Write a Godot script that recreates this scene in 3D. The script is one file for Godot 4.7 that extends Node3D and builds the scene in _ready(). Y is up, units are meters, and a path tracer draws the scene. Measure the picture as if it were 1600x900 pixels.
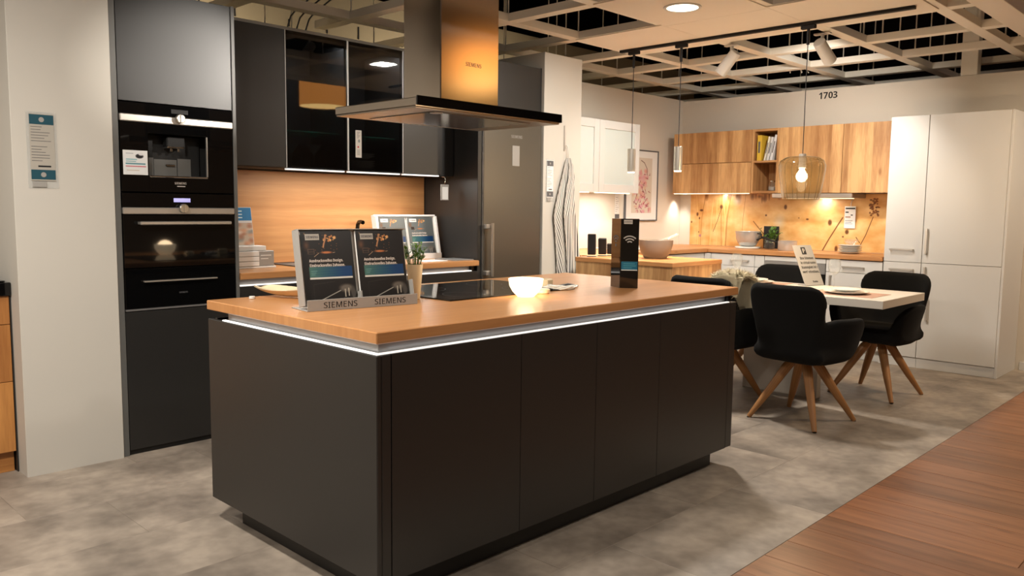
extends Node3D
# A kitchen showroom: dark kitchen with an island in front, a white and oak kitchen with a dining table behind it.
# x runs along the island, -z towards the dark kitchen's wall, y up; metres.

class MB:
	var v := PackedVector3Array()
	var n := PackedVector3Array()
	var u := PackedVector2Array()
	var xf := Transform3D.IDENTITY
	func tri(a: Vector3, b: Vector3, c: Vector3, na: Vector3, nb: Vector3, nc: Vector3, ua := Vector2.ZERO, ub := Vector2.ZERO, uc := Vector2.ZERO) -> void:
		if (b - a).cross(c - a).dot(na + nb + nc) > 0.0:
			var t := b; b = c; c = t
			t = nb; nb = nc; nc = t
			var w := ub; ub = uc; uc = w
		v.append(xf * a); v.append(xf * b); v.append(xf * c)
		n.append((xf.basis * na).normalized()); n.append((xf.basis * nb).normalized()); n.append((xf.basis * nc).normalized())
		u.append(ua); u.append(ub); u.append(uc)
	func quad(a: Vector3, b: Vector3, c: Vector3, d: Vector3, nn: Vector3, ua := Vector2(0, 1), ub := Vector2(1, 1), uc := Vector2(1, 0), ud := Vector2(0, 0)) -> void:
		tri(a, b, c, nn, nn, nn, ua, ub, uc)
		tri(a, c, d, nn, nn, nn, ua, uc, ud)
	func quadn(a: Vector3, b: Vector3, c: Vector3, d: Vector3, na: Vector3, nb: Vector3, nc: Vector3, nd: Vector3, ua := Vector2.ZERO, ub := Vector2.ZERO, uc := Vector2.ZERO, ud := Vector2.ZERO) -> void:
		tri(a, b, c, na, nb, nc, ua, ub, uc)
		tri(a, c, d, na, nc, nd, ua, uc, ud)
	func _uv(p: Vector3, axis: int, g: int, s: Vector2, off: Vector2) -> Vector2:
		var o := 3 - axis - g if axis != g else 0
		if axis == g:
			var a := (g + 1) % 3
			var b := (g + 2) % 3
			return Vector2(p[a] * s.x, p[b] * s.y) + off
		return Vector2(p[g] * s.x, p[o] * s.y) + off
	# a box with chamfered edges; g is the axis that the grain (u) runs along
	func box(lo: Vector3, hi: Vector3, c := 0.002, g := 0, s := Vector2(0.5, 1.5), off := Vector2.ZERO) -> MB:
		var mid := (lo + hi) * 0.5
		var h := (hi - lo) * 0.5
		c = minf(c, minf(h.x, minf(h.y, h.z)) * 0.9)
		var pt := func(sx: Vector3, axis: int) -> Vector3:
			var p := Vector3.ZERO
			for k in 3:
				p[k] = mid[k] + sx[k] * (h[k] - (0.0 if k == axis else c))
			return p
		for a in 3:
			var b := (a + 1) % 3
			var d := (a + 2) % 3
			for sg in [-1.0, 1.0]:
				var ps := []
				for q in [[-1.0, -1.0], [1.0, -1.0], [1.0, 1.0], [-1.0, 1.0]]:
					var sx := Vector3.ZERO
					sx[a] = sg; sx[b] = q[0]; sx[d] = q[1]
					ps.append(pt.call(sx, a))
				var nn := Vector3.ZERO
				nn[a] = sg
				quad(ps[0], ps[1], ps[2], ps[3], nn, _uv(ps[0], a, g, s, off), _uv(ps[1], a, g, s, off), _uv(ps[2], a, g, s, off), _uv(ps[3], a, g, s, off))
			for s1 in [-1.0, 1.0]:
				for s2 in [-1.0, 1.0]:
					var e := []
					var sx := Vector3.ZERO
					sx[a] = s1; sx[b] = s2; sx[d] = -1.0
					e.append(pt.call(sx, a)); e.append(pt.call(sx, b))
					sx[d] = 1.0
					e.append(pt.call(sx, b)); e.append(pt.call(sx, a))
					var nn := Vector3.ZERO
					nn[a] = s1; nn[b] = s2
					quad(e[0], e[1], e[2], e[3], nn.normalized(), _uv(e[0], a, g, s, off), _uv(e[1], a, g, s, off), _uv(e[2], a, g, s, off), _uv(e[3], a, g, s, off))
		for x in [-1.0, 1.0]:
			for y in [-1.0, 1.0]:
				for z in [-1.0, 1.0]:
					var sx := Vector3(x, y, z)
					tri(pt.call(sx, 0), pt.call(sx, 1), pt.call(sx, 2), sx, sx, sx)
		return self
	# a turned shape round the y axis; profile points are (radius, height)
	func lathe(p: Array, seg := 24, at := Vector3.ZERO, a0 := 0.0, a1 := TAU) -> MB:
		var m := p.size()
		var sn := []
		for i in m - 1:
			var d: Vector2 = p[i + 1] - p[i]
			sn.append(Vector2(d.y, -d.x).normalized())
		for i in m - 1:
			var n0: Vector2 = sn[i]
			var n1: Vector2 = sn[i]
			if i > 0 and sn[i - 1].dot(sn[i]) > 0.75:
				n0 = (sn[i - 1] + sn[i]).normalized()
			if i < m - 2 and sn[i + 1].dot(sn[i]) > 0.75:
				n1 = (sn[i + 1] + sn[i]).normalized()
			for k in seg:
				var t0 := a0 + (a1 - a0) * k / seg
				var t1 := a0 + (a1 - a0) * (k + 1) / seg
				var c0 := Vector3(cos(t0), 0, sin(t0))
				var c1 := Vector3(cos(t1), 0, sin(t1))
				var up := Vector3.UP
				var A: Vector3 = at + c0 * p[i].x + up * p[i].y
				var B: Vector3 = at + c1 * p[i].x + up * p[i].y
				var C: Vector3 = at + c1 * p[i + 1].x + up * p[i + 1].y
				var D: Vector3 = at + c0 * p[i + 1].x + up * p[i + 1].y
				quadn(A, B, C, D, c0 * n0.x + up * n0.y, c1 * n0.x + up * n0.y, c1 * n1.x + up * n1.y, c0 * n1.x + up * n1.y, Vector2(float(k) / seg, float(i) / m), Vector2(float(k + 1) / seg, float(i) / m), Vector2(float(k + 1) / seg, float(i + 1) / m), Vector2(float(k) / seg, float(i + 1) / m))
		return self
	func cyl(at: Vector3, r: float, h: float, seg := 20, bev := 0.001, r2 := -1.0) -> MB:
		var q := r if r2 < 0 else r2
		return lathe([Vector2(0, 0), Vector2(r - bev, 0), Vector2(r, bev), Vector2(q, h - bev), Vector2(q - bev, h), Vector2(0, h)], seg, at)
	func tube(pts: Array, rad, seg := 8) -> MB:
		var m := pts.size()
		var prev := Vector3.ZERO
		var rings := []
		for i in m:
			var t: Vector3 = (pts[mini(i + 1, m - 1)] - pts[maxi(i - 1, 0)]).normalized()
			var a := prev
			if i == 0:
				a = Vector3.UP if absf(t.y) < 0.9 else Vector3.RIGHT
			a = (a - t * a.dot(t)).normalized()
			prev = a
			var b := t.cross(a)
			var r: float = rad[i] if rad is Array else rad
			var ring := []
			for k in seg:
				var ph := TAU * k / seg
				var dir := a * cos(ph) + b * sin(ph)
				ring.append([pts[i] + dir * r, dir])
			rings.append(ring)
			if i == 0 or i == m - 1:
				var nn := t * (-1.0 if i == 0 else 1.0)
				for k in seg:
					tri(pts[i], ring[k][0], ring[(k + 1) % seg][0], nn, nn, nn)
		for i in m - 1:
			for k in seg:
				var k2 := (k + 1) % seg
				quadn(rings[i][k][0], rings[i][k2][0], rings[i + 1][k2][0], rings[i + 1][k][0], rings[i][k][1], rings[i][k2][1], rings[i + 1][k2][1], rings[i + 1][k][1], Vector2(0, float(i) / m), Vector2(1, float(i) / m), Vector2(1, float(i + 1) / m), Vector2(0, float(i + 1) / m))
		return self
	# a polygon in the xy plane pushed out along z
	func prism(poly: PackedVector2Array, z0: float, z1: float) -> MB:
		var ids := Geometry2D.triangulate_polygon(poly)
		for k in range(0, ids.size(), 3):
			for s in [[z0, Vector3(0, 0, -1)], [z1, Vector3(0, 0, 1)]]:
				var a := poly[ids[k]]; var b := poly[ids[k + 1]]; var c := poly[ids[k + 2]]
				tri(Vector3(a.x, a.y, s[0]), Vector3(b.x, b.y, s[0]), Vector3(c.x, c.y, s[0]), s[1], s[1], s[1], a, b, c)
		var area := 0.0
		for k in poly.size():
			area += poly[k].cross(poly[(k + 1) % poly.size()])
		for k in poly.size():
			var a := poly[k]; var b := poly[(k + 1) % poly.size()]
			var e := (b - a) * signf(area)
			quad(Vector3(a.x, a.y, z0), Vector3(b.x, b.y, z0), Vector3(b.x, b.y, z1), Vector3(a.x, a.y, z1), Vector3(e.y, -e.x, 0).normalized())
		return self
	# a sheet f(u, v) of nu x nv cells, given thickness
	func sheet(f: Callable, nu: int, nv: int, thick := 0.0) -> MB:
		var P := []
		for i in nu + 1:
			var row := []
			for j in nv + 1:
				row.append(f.call(float(i) / nu, float(j) / nv))
			P.append(row)
		var N := []
		for i in nu + 1:
			var row := []
			for j in nv + 1:
				var du: Vector3 = P[mini(i + 1, nu)][j] - P[maxi(i - 1, 0)][j]
				var dv: Vector3 = P[i][mini(j + 1, nv)] - P[i][maxi(j - 1, 0)]
				row.append(du.cross(dv).normalized())
			N.append(row)
		for side in ([1.0, -1.0] if thick > 0.0 else [1.0]):
			for i in nu:
				for j in nv:
					var q := []
					for o in [[0, 0], [1, 0], [1, 1], [0, 1]]:
						q.append([P[i + o[0]][j + o[1]] + N[i + o[0]][j + o[1]] * thick * 0.5 * side, N[i + o[0]][j + o[1]] * side, Vector2(float(i + o[0]) / nu, float(j + o[1]) / nv)])
					quadn(q[0][0], q[1][0], q[2][0], q[3][0], q[0][1], q[1][1], q[2][1], q[3][1], q[0][2], q[1][2], q[2][2], q[3][2])
		if thick > 0.0:
			var rim := []
			for i in nu: rim.append([i, 0])
			for j in nv: rim.append([nu, j])
			for i in nu: rim.append([nu - i, nv])
			for j in nv: rim.append([0, nv - j])
			var mid: Vector3 = P[nu / 2][nv / 2]
			for k in rim.size():
				var a: Array = rim[k]; var b: Array = rim[(k + 1) % rim.size()]
				var A: Vector3 = P[a[0]][a[1]]; var B: Vector3 = P[b[0]][b[1]]
				var na: Vector3 = N[a[0]][a[1]] * thick * 0.5; var nb: Vector3 = N[b[0]][b[1]] * thick * 0.5
				quad(A + na, B + nb, B - nb, A - na, (A - mid).normalized(), Vector2(float(a[0]) / nu, float(a[1]) / nv), Vector2(float(b[0]) / nu, float(b[1]) / nv), Vector2(float(b[0]) / nu, float(b[1]) / nv), Vector2(float(a[0]) / nu, float(a[1]) / nv))
		return self
	# surface nets of a distance field
	func field(f: Callable, lo: Vector3, hi: Vector3, cell: float) -> MB:
		var nx := int(ceil((hi.x - lo.x) / cell)); var ny := int(ceil((hi.y - lo.y) / cell)); var nz := int(ceil((hi.z - lo.z) / cell))
		var D := PackedFloat32Array()
		D.resize((nx + 1) * (ny + 1) * (nz + 1))
		var sy := nx + 1
		var sz := (nx + 1) * (ny + 1)
		for k in nz + 1:
			for j in ny + 1:
				for i in nx + 1:
					D[i + j * sy + k * sz] = f.call(lo + Vector3(i, j, k) * cell)
		var at := {}
		var corner := [0, 1, sy, sy + 1, sz, sz + 1, sz + sy, sz + sy + 1]
		var cp := [Vector3(0, 0, 0), Vector3(1, 0, 0), Vector3(0, 1, 0), Vector3(1, 1, 0), Vector3(0, 0, 1), Vector3(1, 0, 1), Vector3(0, 1, 1), Vector3(1, 1, 1)]
		var edges := [[0, 1], [2, 3], [4, 5], [6, 7], [0, 2], [1, 3], [4, 6], [5, 7], [0, 4], [1, 5], [2, 6], [3, 7]]
		for k in nz:
			for j in ny:
				for i in nx:
					var b := i + j * sy + k * sz
					var inside := 0
					for c in 8:
						if D[b + corner[c]] < 0.0: inside += 1
					if inside == 0 or inside == 8: continue
					var sum := Vector3.ZERO
					var cnt := 0
					for e in edges:
						var d0 := D[b + corner[e[0]]]; var d1 := D[b + corner[e[1]]]
						if (d0 < 0.0) != (d1 < 0.0):
							sum += cp[e[0]].lerp(cp[e[1]], d0 / (d0 - d1)); cnt += 1
					var p := lo + (Vector3(i, j, k) + sum / cnt) * cell
					var h := cell * 0.4
					var g := Vector3(f.call(p + Vector3(h, 0, 0)) - f.call(p - Vector3(h, 0, 0)), f.call(p + Vector3(0, h, 0)) - f.call(p - Vector3(0, h, 0)), f.call(p + Vector3(0, 0, h)) - f.call(p - Vector3(0, 0, h)))
					at[b] = [p, g.normalized()]
		var st := [1, sy, sz]
		for b in at.keys():
			for a in 3:
				var q: int = b + st[a]
				if q >= D.size() or (D[b] < 0.0) == (D[q] < 0.0): continue
				var s1: int = st[(a + 1) % 3]; var s2: int = st[(a + 2) % 3]
				if at.has(b) and at.has(b - s1) and at.has(b - s2) and at.has(b - s1 - s2):
					var A: Array = at[b]; var B: Array = at[b - s1]; var C: Array = at[b - s1 - s2]; var E: Array = at[b - s2]
					quadn(A[0], B[0], C[0], E[0], A[1], B[1], C[1], E[1], Vector2(A[0].x, A[0].y) * 4, Vector2(B[0].x, B[0].y) * 4, Vector2(C[0].x, C[0].y) * 4, Vector2(E[0].x, E[0].y) * 4)
		return self
	func mesh(back: Transform3D) -> ArrayMesh:
		var vv := v; var nn := n
		if back != Transform3D.IDENTITY:
			vv = back * v
			nn = PackedVector3Array()
			nn.resize(n.size())
			for k in n.size(): nn[k] = (back.basis * n[k]).normalized()
		var a := []
		a.resize(Mesh.ARRAY_MAX)
		a[Mesh.ARRAY_VERTEX] = vv; a[Mesh.ARRAY_NORMAL] = nn; a[Mesh.ARRAY_TEX_UV] = u
		var m := ArrayMesh.new()
		m.add_surface_from_arrays(Mesh.PRIMITIVE_TRIANGLES, a)
		return m

const SETTING := {
	"floor": ["mottled grey vinyl floor that meets reddish brown planks along a straight seam", "floor"],
	"wall_back": ["white show wall behind the dark wall cabinets and the white wall cabinets", "wall"],
	"wall_right": ["white show wall with the number 1703 above the oak wall cabinets", "wall"],
	"wall_left": ["white pier left of the oven tower that carries the teal-banded card", "wall"],
	"wall_middle": ["white pillar between the fridge and the oak peninsula with the striped towel", "wall"],
	"wall_far": ["tan wall of the hall seen over the dark wall cabinets", "wall"],
	"wall_hall_back": ["dark end wall of the hall behind the tan wall", "wall"],
	"wall_hall_right": ["dark side wall of the hall beyond the white kitchen", "wall"],
	"wall_hall_left": ["unseen hall wall, beige to brighten the steel reflections, at the viewer's left", "wall"],
	"wall_front": ["unseen hall wall behind the viewer, beige to brighten the steel reflections", "wall"],
	"ceiling": ["dark hall ceiling high above the white ceiling grid", "ceiling"],
	"pillar": ["white post rising from the right show wall through the ceiling grid", "pillar"]}
var used := {}
var rng := RandomNumberGenerator.new()
var M := {}

func numbered(called: String) -> String:
	if not used.has(called):
		used[called] = 0
		return called
	used[called] += 1
	return "%s_%03d" % [called, used[called]]

# a thing: a node at its base whose children are its parts
func thing(called: String, label: String, category: String, at := Vector3.ZERO, turn := 0.0, group := "") -> Node3D:
	var o := Node3D.new()
	o.name = numbered(called)
	add_child(o)
	o.position = at
	o.rotation.y = turn
	tag(o, label, category, group)
	return o

func tag(o: Node, label: String, category: String, group := "") -> void:
	o.set_meta("label", label)
	o.set_meta("category", category)
	if group: o.set_meta("group", group)

func struct(called: String, mb: MB, m: Material, kind := "structure") -> MeshInstance3D:
	var o := part(called, mb, m, self)
	o.set_meta("kind", kind)
	if SETTING.has(called): tag(o, SETTING[called][0], SETTING[called][1])
	return o

func place_of(o: Node) -> Transform3D:
	var t := Transform3D.IDENTITY
	while o != self:
		t = o.transform * t
		o = o.get_parent()
	return t

# a mesh given in world coordinates, put under parent
func part(called: String, mb: MB, m: Material, parent: Node, label := "") -> MeshInstance3D:
	return local_part(called, mb, m, parent, label, place_of(parent).affine_inverse())

# a mesh given in its parent's own coordinates
func local_part(called: String, mb: MB, m: Material, parent: Node, label := "", back := Transform3D.IDENTITY) -> MeshInstance3D:
	var o := MeshInstance3D.new()
	o.name = numbered(called) if parent == self else called
	o.mesh = mb.mesh(back)
	o.mesh.surface_set_material(0, m)
	parent.add_child(o, true)
	if label: o.set_meta("label", label)
	return o

# a thing that is one mesh, its node at its base
func solid(called: String, mb: MB, m: Material, label: String, category: String, at: Vector3, group := "", turn := 0.0) -> MeshInstance3D:
	var o := MeshInstance3D.new()
	o.name = numbered(called)
	add_child(o)
	o.position = at
	o.rotation.y = turn
	o.mesh = mb.mesh(o.transform.affine_inverse())
	o.mesh.surface_set_material(0, m)
	tag(o, label, category, group)
	return o

func copy_of(root: Node3D, at: Vector3, turn: float, label := "") -> Node3D:
	var r: Node3D = root.duplicate()
	r.name = numbered(root.name)
	add_child(r)
	r.position = at
	r.rotation.y = turn
	if label: r.set_meta("label", label)
	return r

func lettering(s: String, em: float, m: Material, parent: Node, at: Transform3D, bold := false, squeeze := 1.0, called := "lettering", left := false) -> MeshInstance3D:
	var t := TextMesh.new()
	var f := SystemFont.new()
	f.font_names = PackedStringArray(["Droid Sans"])
	f.font_weight = 700 if bold else 400
	t.font = f
	t.text = s
	t.font_size = 48
	t.pixel_size = em / 48.0
	t.depth = 0.0006
	t.curve_step = 1.0
	t.horizontal_alignment = HORIZONTAL_ALIGNMENT_LEFT if left else HORIZONTAL_ALIGNMENT_CENTER
	t.material = m
	var o := MeshInstance3D.new()
	o.name = called
	o.mesh = t
	parent.add_child(o, true)
	o.transform = place_of(parent).affine_inverse() * at * Transform3D(Basis.from_scale(Vector3(squeeze, 1, 1)), Vector3.ZERO)
	return o

func V(x: float, y: float, z: float) -> Vector3:
	return Vector3(x, y, z)

func bx(lo: Vector3, hi: Vector3, c := 0.002, g := 0, s := Vector2(0.5, 1.5), off := Vector2.ZERO) -> MB:
	return MB.new().box(lo, hi, c, g, s, off)

func mat(c: Color, rough := 0.5, metal := 0.0, tex: Texture2D = null, spec := 0.5) -> StandardMaterial3D:
	var m := StandardMaterial3D.new()
	m.albedo_color = c
	m.roughness = rough
	m.metallic = metal
	m.metallic_specular = spec
	if tex: m.albedo_texture = tex
	return m

func glow(c: Color, e: float) -> StandardMaterial3D:
	var m := mat(Color(0.9, 0.9, 0.9), 0.6)
	m.emission_enabled = true
	m.emission = c
	m.emission_energy_multiplier = e
	return m

func pane(c: Color, alpha: float, rough := 0.03) -> StandardMaterial3D:
	var m := mat(c, rough)
	m.albedo_color.a = alpha
	m.transparency = BaseMaterial3D.TRANSPARENCY_ALPHA
	return m

func smooth_noise(w: int, h: int, sw: int, sh: int, freq: float, oct: int, sd: int) -> PackedByteArray:
	var f := FastNoiseLite.new()
	f.seed = sd
	f.frequency = freq
	f.fractal_octaves = oct
	var im := f.get_seamless_image(sw, sh)
	im.convert(Image.FORMAT_L8)
	if sw != w or sh != h: im.resize(w, h, Image.INTERPOLATE_CUBIC)
	return im.get_data()

func picture(w: int, h: int, bytes: PackedByteArray) -> ImageTexture:
	var im := Image.create_from_data(w, h, false, Image.FORMAT_RGB8, bytes)
	im.generate_mipmaps()
	return ImageTexture.create_from_image(im)

# wood: grain along u; boards > 0 gives that many glued strips of their own tone across v
func wood(light: Color, dark: Color, sd: int, boards := 0, contrast := 1.0, w := 1024, h := 512) -> ImageTexture:
	var a := smooth_noise(w, h, 40, h, 0.025, 3, sd)
	var b := smooth_noise(w, h, 64, h, 0.2, 2, sd + 7)
	var c := smooth_noise(w, h, 128, 128, 0.02, 3, sd + 13)
	var r := RandomNumberGenerator.new()
	r.seed = sd
	var tone := []
	var cut := []
	for k in maxi(boards, 1):
		tone.append(r.randf_range(-0.26, 0.26) if boards > 0 else 0.0)
		cut.append(float(k) / maxi(boards, 1) + (r.randf_range(-0.3, 0.3) / maxi(boards, 1) if k > 0 else 0.0))
	var knots := []
	for k in 5: knots.append(Vector3(r.randf() * w, r.randf() * h, r.randf_range(3, 8)))
	var out := PackedByteArray()
	out.resize(w * h * 3)
	var i := 0
	for y in h:
		var bd := 0
		for k in cut.size():
			if float(y) / h >= cut[k]: bd = k
		var sh: int = bd * 137
		var kn := []
		for q in knots:
			if absf(q.y - y) < 40: kn.append(q)
		var row := y * w
		for x in w:
			var xx := row + ((x + sh) % w)
			var t := (a[xx] / 255.0 - 0.5) * 0.9 + (b[xx] / 255.0 - 0.5) * 0.45 + (c[xx] / 255.0 - 0.5) * 0.5
			for q in kn:
				var dd: float = Vector2((x - q.x) / 3.2, y - q.y).length() / q.z
				if dd < 4.0: t += exp(-dd * dd * 1.2) * 0.9
			t = clampf(0.45 + t * contrast + tone[bd], 0.0, 1.0)
			out[i] = int(255 * lerpf(light.r, dark.r, t)); out[i + 1] = int(255 * lerpf(light.g, dark.g, t)); out[i + 2] = int(255 * lerpf(light.b, dark.b, t))
			i += 3
	return picture(w, h, out)

# cloudy mottling between two tones
func cloudy(c0: Color, c1: Color, sd: int, f0: float, f1: float, fine: float, w := 512) -> ImageTexture:
	var a := smooth_noise(w, w, w, w, f0, 4, sd)
	var b := smooth_noise(w, w, w, w, f1, 3, sd + 3)
	var out := PackedByteArray()
	out.resize(w * w * 3)
	for k in w * w:
		var t := clampf(0.5 + (a[k] / 255.0 - 0.5) * 1.1 + (b[k] / 255.0 - 0.5) * fine, 0.0, 1.0)
		out[k * 3] = int(255 * lerpf(c0.r, c1.r, t)); out[k * 3 + 1] = int(255 * lerpf(c0.g, c1.g, t)); out[k * 3 + 2] = int(255 * lerpf(c0.b, c1.b, t))
	return picture(w, w, out)

func blank(w: int, h: int, c: Color) -> Image:
	var im := Image.create(w, h, false, Image.FORMAT_RGB8)
	im.fill(c)
	return im

func blob(im: Image, c: Vector2, r: Vector2, col: Color, soft := 0.3, amount := 1.0) -> void:
	for y in range(maxi(0, int(c.y - r.y - 1)), mini(im.get_height(), int(c.y + r.y + 2))):
		for x in range(maxi(0, int(c.x - r.x - 1)), mini(im.get_width(), int(c.x + r.x + 2))):
			var d := Vector2((x - c.x) / r.x, (y - c.y) / r.y).length()
			if d < 1.0:
				im.set_pixel(x, y, im.get_pixel(x, y).lerp(col, clampf((1.0 - d) / soft, 0.0, 1.0) * amount))

func stroke(im: Image, pts: Array, r: float, col: Color) -> void:
	for k in pts.size() - 1:
		var n := int((pts[k + 1] - pts[k]).length() / maxf(r * 0.6, 0.7)) + 1
		for j in n + 1:
			blob(im, pts[k].lerp(pts[k + 1], float(j) / n), Vector2(r, r), col, 0.6)

func tex_of(im: Image) -> ImageTexture:
	im.generate_mipmaps()
	return ImageTexture.create_from_image(im)

# a printed face: quad in world coordinates, lower left, lower right, upper right, upper left
func face(a: Vector3, b: Vector3, c: Vector3, d: Vector3) -> MB:
	var mb := MB.new()
	mb.quad(a, b, c, d, (b - a).cross(d - a).normalized())
	return mb

func spot_light(at: Vector3, to: Vector3, e: float, c: Color, angle: float, size: float, parent: Node = self, soft := 0.6, called := "lamp") -> void:
	var l := SpotLight3D.new()
	l.name = called
	parent.add_child(l, true)
	l.global_position = at
	var d := (to - at).normalized()
	l.look_at(to, Vector3.UP if absf(d.y) < 0.95 else Vector3.RIGHT)
	l.light_energy = e; l.light_color = c
	l.spot_angle = angle; l.spot_range = 14.0; l.spot_attenuation = 2.0; l.spot_angle_attenuation = soft
	l.light_size = size; l.shadow_enabled = true

func omni(at: Vector3, e: float, c: Color, size: float, parent: Node = self, called := "lamp") -> void:
	var l := OmniLight3D.new()
	l.name = called
	parent.add_child(l, true)
	l.global_position = at
	l.light_energy = e; l.light_color = c; l.light_size = size
	l.omni_range = 14.0; l.omni_attenuation = 2.0; l.shadow_enabled = true

func area(at: Vector3, to: Vector3, sz: Vector2, e: float, c: Color, parent: Node = self, called := "lamp") -> void:
	var l := AreaLight3D.new()
	l.name = called
	parent.add_child(l, true)
	l.global_position = at
	var d := (to - at).normalized()
	l.look_at(to, Vector3.UP if absf(d.y) < 0.95 else Vector3(0, 0, -1))
	l.area_size = sz; l.light_energy = e; l.light_color = c; l.area_range = 14.0; l.area_attenuation = 2.0
	l.shadow_enabled = true

func _ready() -> void:
	rng.seed = 7
	# ---- camera, environment, exposure
	var cam := Camera3D.new()
	cam.name = "camera"
	cam.fov = rad_to_deg(2.0 * atan(450.0 / 1268.17))
	cam.near = 0.05; cam.far = 60.0
	var yaw := 0.80235; var pitch := -0.09947; var roll := 0.01175
	var fw := V(sin(yaw) * cos(pitch), sin(pitch), -cos(yaw) * cos(pitch))
	var rt := V(cos(yaw), 0, sin(yaw))
	var up := rt.cross(fw)
	cam.transform = Transform3D(Basis(rt * cos(roll) + up * sin(roll), up * cos(roll) - rt * sin(roll), -fw), V(0, 1.3086, 0))
	add_child(cam)
	cam.current = true
	var we := WorldEnvironment.new()
	we.name = "environment"
	var env := Environment.new()
	env.background_mode = Environment.BG_COLOR
	env.background_color = Color(0.01, 0.01, 0.01)
	env.tonemap_mode = Environment.TONE_MAPPER_LINEAR
	env.tonemap_exposure = 1.06
	env.sdfgi_enabled = true; env.ssao_enabled = true; env.ssil_enabled = true
	we.environment = env
	add_child(we)
	make_materials()
	seen_and_unseen_lamps()
	build_shell()
	build_ceiling()
	build_island()
	build_tower()
	build_dark_wall_units()
	build_fridge()
	build_hood()
	build_piers()
	build_white_kitchen()
	build_oak_wall()
	build_dining()
	build_lamps()
	build_island_items()
	build_dark_counter_items()
	build_white_items()
	build_left_cabinet()

const WARM := Color(1.0, 0.86, 0.68)
const NEUTRAL := Color(1.0, 0.965, 0.92)
const COOL := Color(0.96, 0.98, 1.0)

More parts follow.
